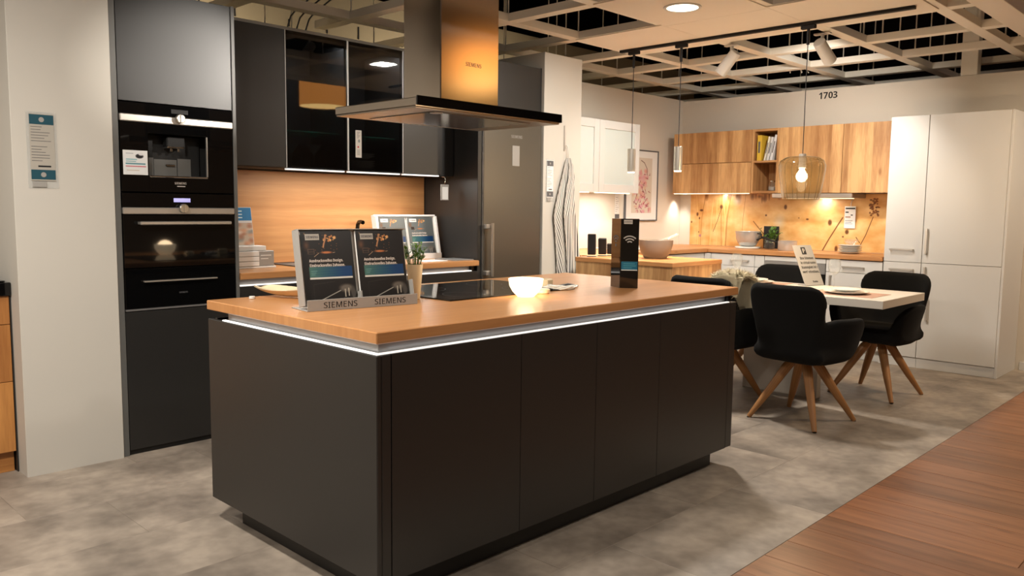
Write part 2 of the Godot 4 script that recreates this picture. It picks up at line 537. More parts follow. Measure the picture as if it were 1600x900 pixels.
func make_materials() -> void:
	M.wall = mat(Color(0.83, 0.80, 0.75), 0.85)
	M.pier = mat(Color(0.77, 0.755, 0.72), 0.7)
	M.bright_steel = mat(Color(0.80, 0.80, 0.79), 0.22, 0.55)
	M.tan_wall = mat(Color(0.62, 0.55, 0.42), 0.9)
	M.hall = mat(Color(0.72, 0.64, 0.55), 0.95)  # unseen hall walls, kept light to brighten the steel reflections
	M.hall_floor = mat(Color(0.45, 0.33, 0.24), 0.6)  # lightened so the unseen hall floor bounces more light
	M.hall_dark = mat(Color(0.11, 0.095, 0.085), 0.95)
	M.grid = mat(Color(0.93, 0.91, 0.86), 0.6)
	M.ceil = mat(Color(0.93, 0.90, 0.85), 0.85)
	M.oak = mat(Color.WHITE, 0.28, 0.0, wood(Color(0.79, 0.58, 0.38), Color(0.66, 0.45, 0.27), 11, 0, 0.55))
	M.oak_back = mat(Color.WHITE, 0.5, 0.0, wood(Color(0.80, 0.60, 0.39), Color(0.66, 0.45, 0.27), 31, 0, 0.6))
	M.oak2 = mat(Color.WHITE, 0.5, 0.0, wood(Color(0.84, 0.67, 0.46), Color(0.60, 0.42, 0.25), 23, 6, 0.85))
	M.oak_top = mat(Color.WHITE, 0.45, 0.0, wood(Color(0.82, 0.60, 0.38), Color(0.62, 0.40, 0.22), 41, 0, 0.6))
	M.oak_left = mat(Color.WHITE, 0.5, 0.0, wood(Color(0.78, 0.55, 0.30), Color(0.55, 0.34, 0.16), 53, 5, 0.7))
	M.leg = mat(Color.WHITE, 0.45, 0.0, wood(Color(0.74, 0.54, 0.34), Color(0.55, 0.37, 0.20), 61, 0, 0.6, 256, 128))
	var planks := []
	for k in 4: planks.append(wood(Color(0.57, 0.39, 0.27), Color(0.42, 0.27, 0.175), 71 + k, 0, 0.8, 1024, 128))
	M.planks = []
	for k in 8:
		var g := 0.90 + 0.022 * k
		M.planks.append(mat(Color(g, g * 0.985, g * 0.97), 0.33, 0.0, planks[k % 4]))
	var conc := cloudy(Color(0.45, 0.415, 0.38), Color(0.655, 0.61, 0.56), 5, 0.0042, 0.025, 0.4, 1024)
	M.tiles = []
	for k in 6:
		var g := 0.965 + 0.012 * k
		M.tiles.append(mat(Color(g, g * 0.995, g * 0.985), 0.5, 0.0, conc))
	M.joint = mat(Color(0.25, 0.22, 0.19), 0.9)
	M.black = mat(Color(0.125, 0.122, 0.118), 0.40, 0.0, null, 0.57)
	M.black_in = mat(Color(0.05, 0.05, 0.05), 0.7)
	M.casing = mat(Color(0.37, 0.37, 0.36), 0.45)
	M.plinth = mat(Color(0.06, 0.06, 0.058), 0.5)
	M.gloss = mat(Color(0.03, 0.03, 0.032), 0.04)
	M.smoked = pane(Color(0.010, 0.010, 0.011), 0.62, 0.02)
	M.oven_glass = pane(Color(0.015, 0.015, 0.016), 0.8, 0.02)
	M.steel = mat(Color(0.80, 0.78, 0.75), 0.34, 0.75)
	M.steel.anisotropy_enabled = true; M.steel.anisotropy = 0.6
	M.chim = mat(Color(0.70, 0.66, 0.61), 0.15, 1.0)
	M.mirror = mat(Color(0.03, 0.03, 0.03), 0.03, 0.0, null, 1.0)
	M.hood_steel = mat(Color(0.66, 0.62, 0.57), 0.32, 1.0)
	M.fridge = mat(Color(0.43, 0.415, 0.385), 0.40, 0.8)
	M.chrome = mat(Color(0.85, 0.85, 0.84), 0.08, 1.0)
	M.satin = mat(Color(0.80, 0.78, 0.74), 0.3, 0.9)
	M.alu = mat(Color(0.66, 0.66, 0.66), 0.4, 0.8)
	M.edge = mat(Color(0.86, 0.86, 0.85), 0.4, 0.2)
	M.led = glow(Color(1.0, 0.98, 0.95), 0.85)
	M.led_warm = glow(Color(1.0, 0.9, 0.72), 3.0)
	M.disc = glow(Color(1.0, 0.95, 0.86), 6.0)
	M.white = mat(Color(0.83, 0.83, 0.82), 0.35)
	M.white_in = mat(Color(0.75, 0.75, 0.74), 0.6)
	M.white_table = mat(Color(0.80, 0.77, 0.72), 0.4)
	M.frost = mat(Color(0.80, 0.84, 0.83), 0.25)
	M.paper = mat(Color(0.88, 0.88, 0.87), 0.7)
	M.grey_paper = mat(Color(0.66, 0.64, 0.60), 0.7)
	M.grey_board = mat(Color(0.60, 0.59, 0.57), 0.45)
	M.ink = mat(Color(0.07, 0.07, 0.08), 0.7)
	M.ink_grey = mat(Color(0.35, 0.35, 0.36), 0.7)
	M.white_ink = mat(Color(0.80, 0.76, 0.72), 0.7)
	M.teal = mat(Color(0.03, 0.27, 0.33), 0.5)
	M.plastic = pane(Color(0.9, 0.92, 0.92), 0.12, 0.08)
	M.glass = pane(Color(0.75, 0.8, 0.8), 0.06, 0.02)
	M.shelf_glass = pane(Color(0.35, 0.72, 0.62), 0.55, 0.1)
	M.amber = pane(Color(0.21, 0.165, 0.09), 0.45, 0.03)
	M.ceramic = mat(Color(0.86, 0.86, 0.84), 0.2)
	M.cream = mat(Color(0.86, 0.79, 0.65), 0.45)
	M.taupe = mat(Color(0.56, 0.52, 0.48), 0.6)
	M.cloth = mat(Color(0.095, 0.094, 0.092), 0.95, 0.0, null, 0.2)
	M.cloth.rim_enabled = true; M.cloth.rim = 0.25; M.cloth.rim_tint = 0.5
	M.fur = mat(Color(0.78, 0.73, 0.61), 0.95)
	M.leaf = mat(Color(0.30, 0.45, 0.16), 0.6)
	M.leaf.backlight_enabled = true; M.leaf.backlight = Color(0.2, 0.3, 0.1)
	M.leaf_pale = mat(Color(0.62, 0.70, 0.58), 0.6)
	M.soil = mat(Color(0.10, 0.07, 0.05), 0.95)
	M.rubber = mat(Color(0.04, 0.04, 0.04), 0.6)
	M.placemat = mat(Color(0.66, 0.53, 0.46), 0.9)

func fitting(at: Vector3, r: float, e: float, label: String, group := "", col := NEUTRAL, angle := 76.0) -> void:
	var t := thing("downlight", label, "ceiling lamp", at, 0.0, group)
	local_part("ring", MB.new().lathe([Vector2(r, 0.002), Vector2(r, -0.004), Vector2(r + 0.018, -0.004), Vector2(r + 0.02, 0.0), Vector2(r + 0.02, 0.002)], 32), M.white, t)
	local_part("light_disc", MB.new().lathe([Vector2(0, -0.001), Vector2(r, -0.001)], 32), M.disc, t)
	area(at + V(0, -0.008, 0), at + V(0, -1, 0), Vector2(r * 1.7, r * 1.7), e, col, t)

func seen_and_unseen_lamps() -> void:
	fitting(V(4.585, 2.590, -2.945), 0.10, 6.0, "round glowing downlight set in the solid white ceiling panel above the island's right end")
	fitting(V(0.55, 2.590, -2.4), 0.10, 7.0, "unseen downlight placed to light the left floor and the white pier", "unseen downlights outside the picture")  # out of view, placed to light the left floor and the pier
	fitting(V(2.5, 2.590, -0.40), 0.10, 2.5, "unseen downlight placed to light the aisle before the island", "unseen downlights outside the picture")  # out of view, placed to light the aisle
	fitting(V(6.5, 2.590, -0.6), 0.10, 3.2, "unseen downlight placed to light the wooden walkway", "unseen downlights outside the picture", WARM)  # out of view, placed for the warm pool on the planks
	fitting(V(7.4, 2.590, -0.4), 0.10, 1.3, "unseen downlight placed to light the far end of the walkway", "unseen downlights outside the picture")  # out of view, placed to light the walkway's far end
	fitting(V(-0.6, 2.590, -3.5), 0.10, 3.6, "unseen downlight placed to brighten the left bay that the hood mirrors", "unseen downlights outside the picture")  # out of view, placed to brighten what the hood mirrors
	unseen_tube(V(-1.9, 4.2, -0.5), 6.0, "added fill lamp high in the hall behind the viewer's left")  # this and the next two are fill added for ambient brightness
	unseen_tube(V(3.0, 4.2, 2.6), 1.5, "added fill lamp high in the hall behind the viewer")
	unseen_tube(V(8.0, 4.2, 2.6), 1.5, "added fill lamp high in the hall across the walkway")
	spotlight_fitting(V(4.02, 2.592, -1.66), V(1.93, 2.0, -4.3), "unseen spotlight over the aisle, out of view, placed to light the oven tower", 13.0, 8.3)  # unseen, placed for the sheen on the tower's upper door
	spotlight_fitting(V(4.36, 2.90, -2.08), V(2.6, 0.92, -3.1), "unseen spotlight aimed at the hob, placed for its reflection in the left glass cabinet", 0.8, 40.0)  # unseen, placed where its image falls in the cabinet glass
	unseen_tube(V(2.4, 4.2, -5.75), 2.8, "unseen lamp behind the show wall, placed to light the tan wall over the dark cabinets", 2.42)  # unseen lamps from here, placed to light the tan wall
	unseen_tube(V(5.6, 4.2, -5.75), 2.2, "unseen lamp behind the show wall, placed to light the tan wall farther right", 2.42)

func unseen_tube(at: Vector3, e: float, label: String, y := 4.2) -> void:  # lamps out of view; those under the hall ceiling are added fill
	at.y = y
	var t := thing("unseen_linear_lamp", label, "ceiling lamp", at, 0.0, "unseen linear lamps outside the picture")
	local_part("housing", bx(V(-0.9, 0.0, -0.10), V(0.9, 0.06, 0.10), 0.004), M.white, t)
	local_part("light_diffuser", bx(V(-0.88, -0.012, -0.085), V(0.88, -0.0005, 0.085), 0.003), glow(Color(1.0, 0.95, 0.87), 1.2), t)
	if y < 4.0:
		for k in 2: local_part("suspension_rod", MB.new().cyl(at + V(-0.8 + 1.6 * k, 0.11, 0.04), 0.006, 4.295 - y - 0.11, 6), M.grid, t, "", Transform3D(Basis(Vector3.RIGHT, 1.35), at).affine_inverse())
	if y < 4.0:
		# out of view, turned to light the tan wall behind it
		t.rotation.x = 1.35
		area(at + V(0, -0.005, -0.02), at + V(0, -0.22, -1), Vector2(1.76, 0.17), e, NEUTRAL, t)
		return
	area(at + V(0, -0.02, 0), at + V(0, -1, 0), Vector2(1.76, 0.17), e, NEUTRAL, t)

func build_shell() -> void:
	# floor: a slab, lightened to bounce light out of view, carrying vinyl tiles and wooden planks
	var fl := struct("floor", bx(V(-4, -0.12, -9), V(13, -0.004, 6), 0.0), M.hall_floor)
	var seam := -1.372
	var tx := 0.92; var tz := 0.46
	var row := 0
	var zz := seam
	while zz > -5.2:
		var x := -1.2 - 0.31 * (row % 3)
		while x < 8.6:
			if not (zz < -4.95 and x > 8.0):
				var o := Vector2(rng.randf(), rng.randf()) if rng.randf() < 0.22 else Vector2.ZERO
				var mb := MB.new()
				mb.box(V(x + 0.0003, -0.006, zz - tz + 0.0003), V(x + tx - 0.0003, 0.0, zz - 0.0003), 0.0006, 0, Vector2(0.5, 0.5), o)
				part("tile", mb, M.tiles[rng.randi() % 6], fl)
			x += tx
		zz -= tz
		row += 1
	# planks run along z
	var x := -0.6
	var col := 0
	while x < 8.4:
		var z := seam
		var first := true
		while z < 0.9:
			var l := 1.28
			if first: l = 0.35 + fmod(col * 0.47, 0.95)
			first = false
			var z1 := minf(z + l, 1.2)
			var mb := MB.new()
			mb.box(V(x + 0.0008, -0.006, z + 0.0008), V(x + 0.19 - 0.0008, 0.0, z1 - 0.0008), 0.0015, 2, Vector2(0.7, 5.0), Vector2(rng.randf(), rng.randf()))
			part("plank", mb, M.planks[rng.randi() % 8], fl)
			z = z1
		x += 0.19
		col += 1
	# show walls
	struct("wall_back", bx(V(-2.0, -0.004, -5.07), V(7.90, 2.485, -4.95), 0.001), M.wall)
	var wr := struct("wall_right", bx(V(7.78, -0.004, -4.949), V(7.90, 2.472, -1.38), 0.001), M.wall)
	var bsb := part("skirting", bx(V(7.766, 0.0, -1.60), V(7.7795, 0.07, -1.39)), M.white, wr)
	bsb.set_meta("label", "white skirting board")
	lettering("1703", 0.085, M.ink, wr, Transform3D(Basis(Vector3.UP, -PI / 2), V(7.779, 2.407, -3.342)), true, 1.0)
	# hall behind the show walls
	var tw := struct("wall_far", bx(V(-3.9, -0.004, -6.62), V(10.5, 3.26, -6.5), 0.001), M.tan_wall)
	for k in 14:
		var px := 2.6 + k * 0.41 + 0.06 * sin(k * 2.3)
		part("wall_slot", bx(V(px, 2.86, -6.5), V(px + 0.012, 2.95 + 0.03 * sin(k * 1.7), -6.49)), M.hall_dark, tw)
	struct("wall_hall_back", bx(V(-4, -0.004, -9.0), V(13, 4.3, -8.9), 0.001), M.hall_dark)
	struct("wall_hall_right", bx(V(12.9, -0.004, -8.9), V(13.0, 4.3, 5.9), 0.001), M.hall_dark)
	struct("wall_hall_left", bx(V(-4.0, -0.004, -8.9), V(-3.9, 4.3, 5.9), 0.001), M.hall)
	struct("wall_front", bx(V(-4, -0.004, 5.9), V(13, 4.3, 6.0), 0.001), M.hall)
	struct("ceiling", bx(V(-4, 4.3, -9), V(13, 4.42, 6), 0.001), M.hall_dark)
	# a white post that stands behind the right wall and rises through the grid
	struct("pillar", bx(V(7.79, 2.4725, -2.20), V(7.89, 4.299, -2.07), 0.004), M.grid)

func build_ceiling() -> void:
	var y := 2.6
	var g := Node3D.new()
	g.name = "ceiling_grid"
	add_child(g)
	g.set_meta("kind", "structure")
	tag(g, "white open ceiling grid with a few solid panels above the kitchens", "ceiling grid")
	var xs := []
	for k in 9: xs.append(2.65 + 0.776 * k)
	var zs := []
	for k in 6: zs.append(-5.71 + 0.79 * k)
	var w := 0.044
	# long beams along x, short ones between them along z
	for z in zs:
		part("beam", bx(V(1.2, y, z - w), V(8.95, y + 0.056, z + w), 0.002), M.grid, g)
	for i in xs.size():
		for j in zs.size() - 1:
			if i == 1 and j == 0:
				part("beam", bx(V(xs[i] - w, y, -5.32), V(xs[i] + w, y + 0.055, zs[j + 1] - w), 0.002), M.grid, g)
				continue
			part("beam", bx(V(xs[i] - w, y, zs[j] + w), V(xs[i] + w, y + 0.055, zs[j + 1] - w), 0.002), M.grid, g)
		part("beam", bx(V(xs[i] - w, y, zs[5] + w), V(xs[i] + w, y + 0.055, -1.575), 0.002), M.grid, g)
	for i in xs.size():
		for j in zs.size():
			part("suspension_rod", MB.new().cyl(V(xs[i], y + 0.0565, zs[j]), 0.006, 4.29 - y - 0.0565, 6), M.grid, g)
			if i > 4 and j > 2: part("suspension_rod", MB.new().cyl(V(xs[i] - 0.388, y + 0.0565, zs[j]), 0.006, 4.29 - y - 0.0565, 6), M.grid, g)
	# fascia along the walkway
	part("fascia", bx(V(1.2, y - 0.004, -1.575), V(9.2, y + 0.22, -1.40), 0.003), M.ceil, g)
	# solid panels
	for c in [[3, 2], [3, 3], [3, 4], [2, 3]]:
		var x0: float = xs[c[0]]; var x1: float = xs[c[0] + 1]
		var z0: float = zs[c[1]]; var z1: float = zs[c[1] + 1]
		part("ceiling_panel", bx(V(x0 + (-0.036 if c[0] == 2 or c[1] != 3 else 0.001), y - 0.007, z0 + 0.001), V(x1 - 0.001 if c[0] == 2 else x1 - 0.045, y - 0.0005, z1 - 0.001), 0.0015), M.ceil, g)
	# ceiling tiles added only to hold the unseen downlights
	for p in [V(0.55, 0, -2.4), V(-0.6, 0, -3.5), V(2.5, 0, -0.4), V(6.5, 0, -0.6), V(7.4, 0, -0.4)]:
		part("ceiling_panel", bx(V(p.x - 0.3, y - 0.007, p.z - 0.3), V(p.x + 0.3, y + 0.02, p.z + 0.3), 0.0015), M.ceil, g)
	# loose cables over the right wall
	for k in 3:
		var a := V(7.50 + 0.05 * k, 2.61, -3.60 + 0.04 * k)
		var pts := []
		for q in 9:
			var t := q / 8.0
			pts.append(a + V(0.25 * t, 0.28 * sin(t * 2.0) + 0.02 * k * t, -0.35 * t + 0.06 * sin(t * 4.0 + k)))
		solid("cable", MB.new().tube(pts, 0.006, 6), M.grid, ["leftmost", "middle", "rightmost"][k] + " pale loose cable curling through the ceiling grid above the wall number", "cable", a, "loose cables above the grid")
	for k in 3:
		var a := V(2.98 + 0.07 * k, 2.50, -5.02)
		var pts := []
		for q in 9:
			var t := q / 8.0
			pts.append(a + V(0.12 * t + 0.03 * sin(t * 3), 0.22 * sqrt(t), 0.16 * t * t))
		solid("cable", MB.new().tube(pts, 0.006, 6), M.casing, ["leftmost", "middle", "rightmost"][k] + " thin grey cable bending over the wall top above the dark wall cabinets", "cable", a, "cables over the wall above the dark wall cabinets")

# ---------------------------------------------------------------- island
func slab(called: String, lo: Vector3, hi: Vector3, m: Material, label: String, category: String, g := 0, c := 0.003, s := Vector2(0.5, 1.2), group := "") -> MeshInstance3D:
	return solid(called, bx(lo, hi, c, g, s, Vector2(lo.x * 0.37 + 0.2, lo.z * 0.21)), m, label, category, V((lo.x + hi.x) / 2, lo.y, (lo.z + hi.z) / 2), group)

func build_island() -> void:
	var x0 := 1.487; var x1 := 3.718; var z0 := -3.148; var z1 := -2.013
	var top := slab("worktop", V(x0 - 0.004, 0.882, z0), V(x1 + 0.004, 0.92, z1 + 0.004), M.oak, "thick honey oak worktop lying on the black kitchen island", "worktop", 0, 0.003, Vector2(0.42, 1.4))
	var pt := 0.846; var pb := 0.10
	# outer panels
	slab("end_panel", V(x0, pb, z0), V(x0 + 0.019, pt, z1 - 0.0015), M.black, "matt black end panel on the island's near left side facing the oven tower", "panel")
	slab("end_panel", V(x1 - 0.06, pb, z1 - 0.6), V(x1, pt, z1 - 0.003), M.black, "matt black end panel closing the island beside the dining chairs", "panel")
	var post := slab("corner_post", V(x0 + 0.0195, pb, z1 - 0.08), V(x0 + 0.056, pt, z1 - 0.001), M.black, "narrow black corner post at the island's nearest vertical edge", "panel")
	var fronts := [[1.546, 2.139, "widest black front of the island, nearest to the brochure stand corner"], [2.141, 2.585, "second narrow black front of the island, under the round glowing lamp"], [2.587, 3.040, "third black front of the island, left of the front by the end panel"], [3.042, 3.655, "last black front of the island, next to the end panel by the chairs"]]
	for f in fronts:
		var t := thing("base_cabinet", f[2], "cabinet", V((f[0] + f[1]) / 2, pb, z1 - 0.3), 0.0, "base cabinets of the island")
		part("body", bx(V(f[0] + 0.002, pb, z1 - 0.57), V(f[1] - 0.002, pt - 0.006, z1 - 0.024)), M.black_in, t)
		part("door", bx(V(f[0], pb, z1 - 0.021), V(f[1], pt, z1 - 0.002), 0.0015), M.black, t)
	# rear half, towards the dark kitchen
	for k in 3:
		var a := x0 + 0.03 + k * 0.72
		var t := thing("base_cabinet", ["black island cabinet on the cooking side, at the oven tower end", "black island cabinet on the cooking side, under the hob", "black island cabinet on the cooking side, at the fridge end"][k], "cabinet", V(a + 0.36, pb, z0 + 0.28), 0.0, "cooking-side cabinets of the island")
		part("body", bx(V(a + 0.002, pb, z0 + 0.024), V(a + 0.718, pt - 0.006, z0 + 0.54)), M.black_in, t)
		part("door", bx(V(a, pb, z0 + 0.002), V(a + 0.72, pt, z0 + 0.021), 0.0015), M.black, t)
	slab("plinth", V(x0 + 0.07, 0.0, z0 + 0.115), V(x1 - 0.075, pb - 0.001, z1 - 0.075), M.plinth, "recessed black plinth under the kitchen island", "plinth")
	# recessed grip channel with a lip that glows as if lit by a hidden LED
	var ch := thing("grip_channel", "lit aluminium grip channel under the edge of the island worktop", "light channel", V((x0 + x1) / 2, pt, (z0 + z1) / 2))
	part("profile", bx(V(x0 + 0.028, pt + 0.001, z1 - 0.045), V(x1 - 0.07, 0.8815, z1 - 0.03), 0.001), M.alu, ch)
	part("profile", bx(V(x0 + 0.027, pt + 0.001, z0 + 0.12), V(x0 + 0.042, 0.8815, z1 - 0.0305), 0.001), M.alu, ch)
	part("end_cap", bx(V(x1 - 0.066, pt + 0.001, z1 - 0.05), V(x1 - 0.045, 0.881, z1 - 0.012), 0.001), M.gloss, ch, "black end cap")
	part("led_lit_strip", bx(V(x0 + 0.018, pt + 0.001, z1 - 0.018), V(x1 - 0.07, pt + 0.0055, z1 - 0.003), 0.001), M.led, ch)  # glow stands in for light that a hidden LED throws on the lip
	part("led_lit_strip", bx(V(x0 + 0.001, pt + 0.001, z0 + 0.12), V(x0 + 0.0175, pt + 0.0055, z1 - 0.003), 0.001), M.led, ch)
	area(V((x0 + x1) / 2, pt + 0.009, z1 - 0.014), V((x0 + x1) / 2, 2, z1 - 0.02), Vector2(x1 - x0 - 0.15, 0.012), 0.006, COOL, ch)

# ---------------------------------------------------------------- oven tower
const ZF := -4.27
func build_tower() -> void:
	var t := thing("tall_cabinet", "tall black oven cabinet between the white pier and the oak backsplash", "cabinet", V(1.876, 0, ZF - 0.3))
	part("side_panel", bx(V(1.548, 0.0, -4.94), V(1.580, 2.376, ZF + 0.001)), M.casing, t, "grey side panel")
	part("side_panel", bx(V(2.186, 0.0, -4.94), V(2.2065, 2.376, ZF + 0.004)), M.casing, t, "grey side panel")
	part("body", bx(V(1.581, 0.03, -4.93), V(2.185, 0.75, ZF - 0.024)), M.black_in, t)
	part("body", bx(V(1.581, 1.825, -4.93), V(2.185, 2.375, ZF - 0.024)), M.black_in, t)
	part("upper_door", bx(V(1.583, 1.817, ZF - 0.021), V(2.183, 2.373, ZF), 0.0015), M.black, t)
	part("lower_door", bx(V(1.583, 0.028, ZF - 0.021), V(2.183, 0.748, ZF), 0.0015), M.black, t)
	part("plinth", bx(V(1.583, 0.0, ZF - 0.06), V(2.183, 0.027, ZF - 0.012)), M.plinth, t)
	# coffee machine 1.36 .. 1.812
	var c := thing("coffee_machine", "built-in black glass coffee machine above the oven in the tall cabinet", "coffee machine", V(1.884, 1.362, ZF - 0.2))
	part("body", bx(V(1.586, 1.364, ZF - 0.42), V(2.181, 1.808, ZF - 0.11)), M.black_in, c)
	part("control_panel", bx(V(1.585, 1.756, ZF - 0.02), V(2.182, 1.811, ZF + 0.004), 0.0015), M.gloss, c)
	part("trim_strip", bx(V(1.585, 1.716, ZF - 0.02), V(2.182, 1.753, ZF + 0.012), 0.004), M.steel, c, "brushed steel strip")
	part("display", bx(V(1.845, 1.772, ZF + 0.004), V(1.935, 1.794, ZF + 0.0052), 0.0005), M.black_in, c)
	knob(V(1.884, 1.746, ZF + 0.012), 0.024, 0.024, c)
	# front plate with the opening of the spout bay
	part("front_plate", bx(V(1.585, 1.364, ZF - 0.02), V(1.7235, 1.713, ZF + 0.003), 0.001), M.gloss, c)
	part("front_plate", bx(V(2.0365, 1.364, ZF - 0.02), V(2.182, 1.713, ZF + 0.003), 0.001), M.gloss, c)
	part("front_plate", bx(V(1.724, 1.664, ZF - 0.02), V(2.036, 1.713, ZF + 0.003), 0.001), M.gloss, c)
	part("front_plate", bx(V(1.724, 1.364, ZF - 0.02), V(2.036, 1.440, ZF + 0.003), 0.001), M.gloss, c)
	part("bay", bx(V(1.724, 1.441, ZF - 0.105), V(2.036, 1.663, ZF - 0.095)), M.black_in, c)
	for k in 3:
		part("back_panel", bx(V([1.727, 1.786, 1.912][k], 1.447, ZF - 0.094), V([1.784, 1.908, 1.985][k], [1.545, 1.538, 1.545][k], ZF - 0.088), 0.001), M.casing, c, "grey panel inside the spout bay")
	part("spout", bx(V(1.833, 1.60, ZF - 0.09), V(1.93, 1.655, ZF - 0.03), 0.006), M.black_in, c)
	part("spout_trim", bx(V(1.835, 1.594, ZF - 0.085), V(1.925, 1.606, ZF - 0.027), 0.003), M.chrome, c)
	for k in 2: part("nozzle", MB.new().cyl(V(1.860 + 0.04 * k, 1.578, ZF - 0.045), 0.008, 0.016, 10), M.chrome, c)
	part("nozzle_cap", bx(V(1.845, 1.502, ZF - 0.088), V(1.895, 1.512, ZF - 0.078)), M.chrome, c)
	part("drip_edge", bx(V(1.726, 1.440, ZF - 0.09), V(2.036, 1.449, ZF + 0.006), 0.002), M.chrome, c)
	part("frame_edge", bx(V(2.033, 1.45, ZF - 0.01), V(2.037, 1.662, ZF + 0.005), 0.001), M.steel, c)
	lettering("SIEMENS", 0.016, M.white_ink, c, Transform3D(Basis(), V(1.885, 1.412, ZF + 0.0032)))
	part("print_line", bx(V(1.866, 1.394, ZF + 0.003), V(1.91, 1.398, ZF + 0.0036), 0.0001), M.white_ink, c)
	# price sheet stuck on the coffee machine
	var im := blank(96, 100, Color(0.88, 0.89, 0.89))
	blob(im, Vector2(64, 22), Vector2(18, 11), Color(0.1, 0.1, 0.12), 0.3)
	blob(im, Vector2(70, 14), Vector2(12, 6), Color(0.85, 0.85, 0.85), 0.3)
	im.fill_rect(Rect2i(10, 44, 40, 3), Color(0.45, 0.62, 0.66)); im.fill_rect(Rect2i(10, 34, 44, 6), Color(0.6, 0.75, 0.78))
	im.fill_rect(Rect2i(8, 52, 80, 6), Color(0.35, 0.56, 0.6)); im.fill_rect(Rect2i(8, 64, 82, 4), Color(0.75, 0.35, 0.4))
	im.fill_rect(Rect2i(12, 82, 50, 2), Color(0.7, 0.6, 0.5)); im.fill_rect(Rect2i(10, 10, 30, 4), Color(0.7, 0.72, 0.74))
	var sh := thing("price_sheet", "white square price sheet stuck on the coffee machine, left of its spout", "sheet", V(1.656, 1.448, ZF + 0.004))
	part("sheet", bx(V(1.595, 1.449, ZF + 0.0035), V(1.717, 1.572, ZF + 0.005), 0.0004), M.paper, sh)
	part("print", face(V(1.597, 1.451, ZF + 0.0054), V(1.715, 1.451, ZF + 0.0054), V(1.715, 1.570, ZF + 0.0054), V(1.597, 1.570, ZF + 0.0054)), mat(Color.WHITE, 0.5, 0, tex_of(im)), sh)
	# oven 0.97 .. 1.355
	var o := thing("oven", "built-in black glass oven with steel handle under the coffee machine", "oven", V(1.884, 0.972, ZF - 0.2))
	part("body", bx(V(1.586, 0.975, ZF - 0.50), V(2.181, 0.99, ZF - 0.03)), M.black_in, o)
	part("body", bx(V(1.586, 0.991, ZF - 0.50), V(2.181, 1.358, ZF - 0.48)), M.black_in, o)
	part("control_panel", bx(V(1.585, 1.287, ZF - 0.02), V(2.182, 1.358, ZF + 0.004), 0.0015), M.gloss, o)
	part("display", bx(V(1.845, 1.313, ZF + 0.004), V(1.935, 1.334, ZF + 0.0052), 0.0005), glow(Color(0.16, 0.25, 0.9), 0.6), o, "glowing blue display")
	part("trim_strip", bx(V(1.585, 1.250, ZF - 0.02), V(2.182, 1.284, ZF + 0.012), 0.004), M.steel, o, "brushed steel strip")
	knob(V(1.889, 1.280, ZF + 0.012), 0.024, 0.024, o)
	var d := part("door", bx(V(1.585, 0.974, ZF - 0.02), V(2.182, 1.246, ZF + 0.004), 0.0015), M.gloss, o)
	part("handle", MB.new().box(V(1.655, 1.196, ZF + 0.034), V(2.145, 1.213, ZF + 0.048), 0.004), M.steel, d)
	for hx in [1.664, 2.136]:
		part("handle_post", bx(V(hx - 0.007, 1.198, ZF + 0.004), V(hx + 0.007, 1.211, ZF + 0.0339), 0.001), M.steel, d)
	# lower warming drawer
	var w := thing("warming_drawer", "black glass drawer with slim handle below the oven", "drawer", V(1.884, 0.756, ZF - 0.2))
	part("body", bx(V(1.586, 0.76, ZF - 0.50), V(2.181, 0.968, ZF - 0.03)), M.black_in, w)
	part("front", bx(V(1.585, 0.764, ZF - 0.02), V(2.182, 0.970, ZF + 0.004), 0.0015), M.gloss, w)
	part("handle", bx(V(1.672, 0.900, ZF + 0.02), V(2.065, 0.908, ZF + 0.03), 0.002), M.steel, w)
	for hx in [1.68, 2.057]: part("handle_post", bx(V(hx - 0.005, 0.901, ZF + 0.004), V(hx + 0.005, 0.907, ZF + 0.0199), 0.0005), M.steel, w)
	part("lower_trim", bx(V(1.585, 0.753, ZF - 0.02), V(2.182, 0.7625, ZF + 0.003), 0.001), M.alu, w)
	lettering("SIEMENS", 0.012, M.ink_grey, w, Transform3D(Basis(), V(1.884, 0.835, ZF + 0.0042)))

func knob(at: Vector3, r: float, h: float, parent: Node) -> void:
	var mb := MB.new()
	mb.xf = Transform3D(Basis(Vector3.RIGHT, PI / 2), at)
	mb.cyl(Vector3.ZERO, r, h, 28, 0.003)
	mb.box(V(-0.004, h, -r * 0.85), V(0.004, h + 0.004, r * 0.85), 0.001)
	part("knob", mb, M.satin, parent)

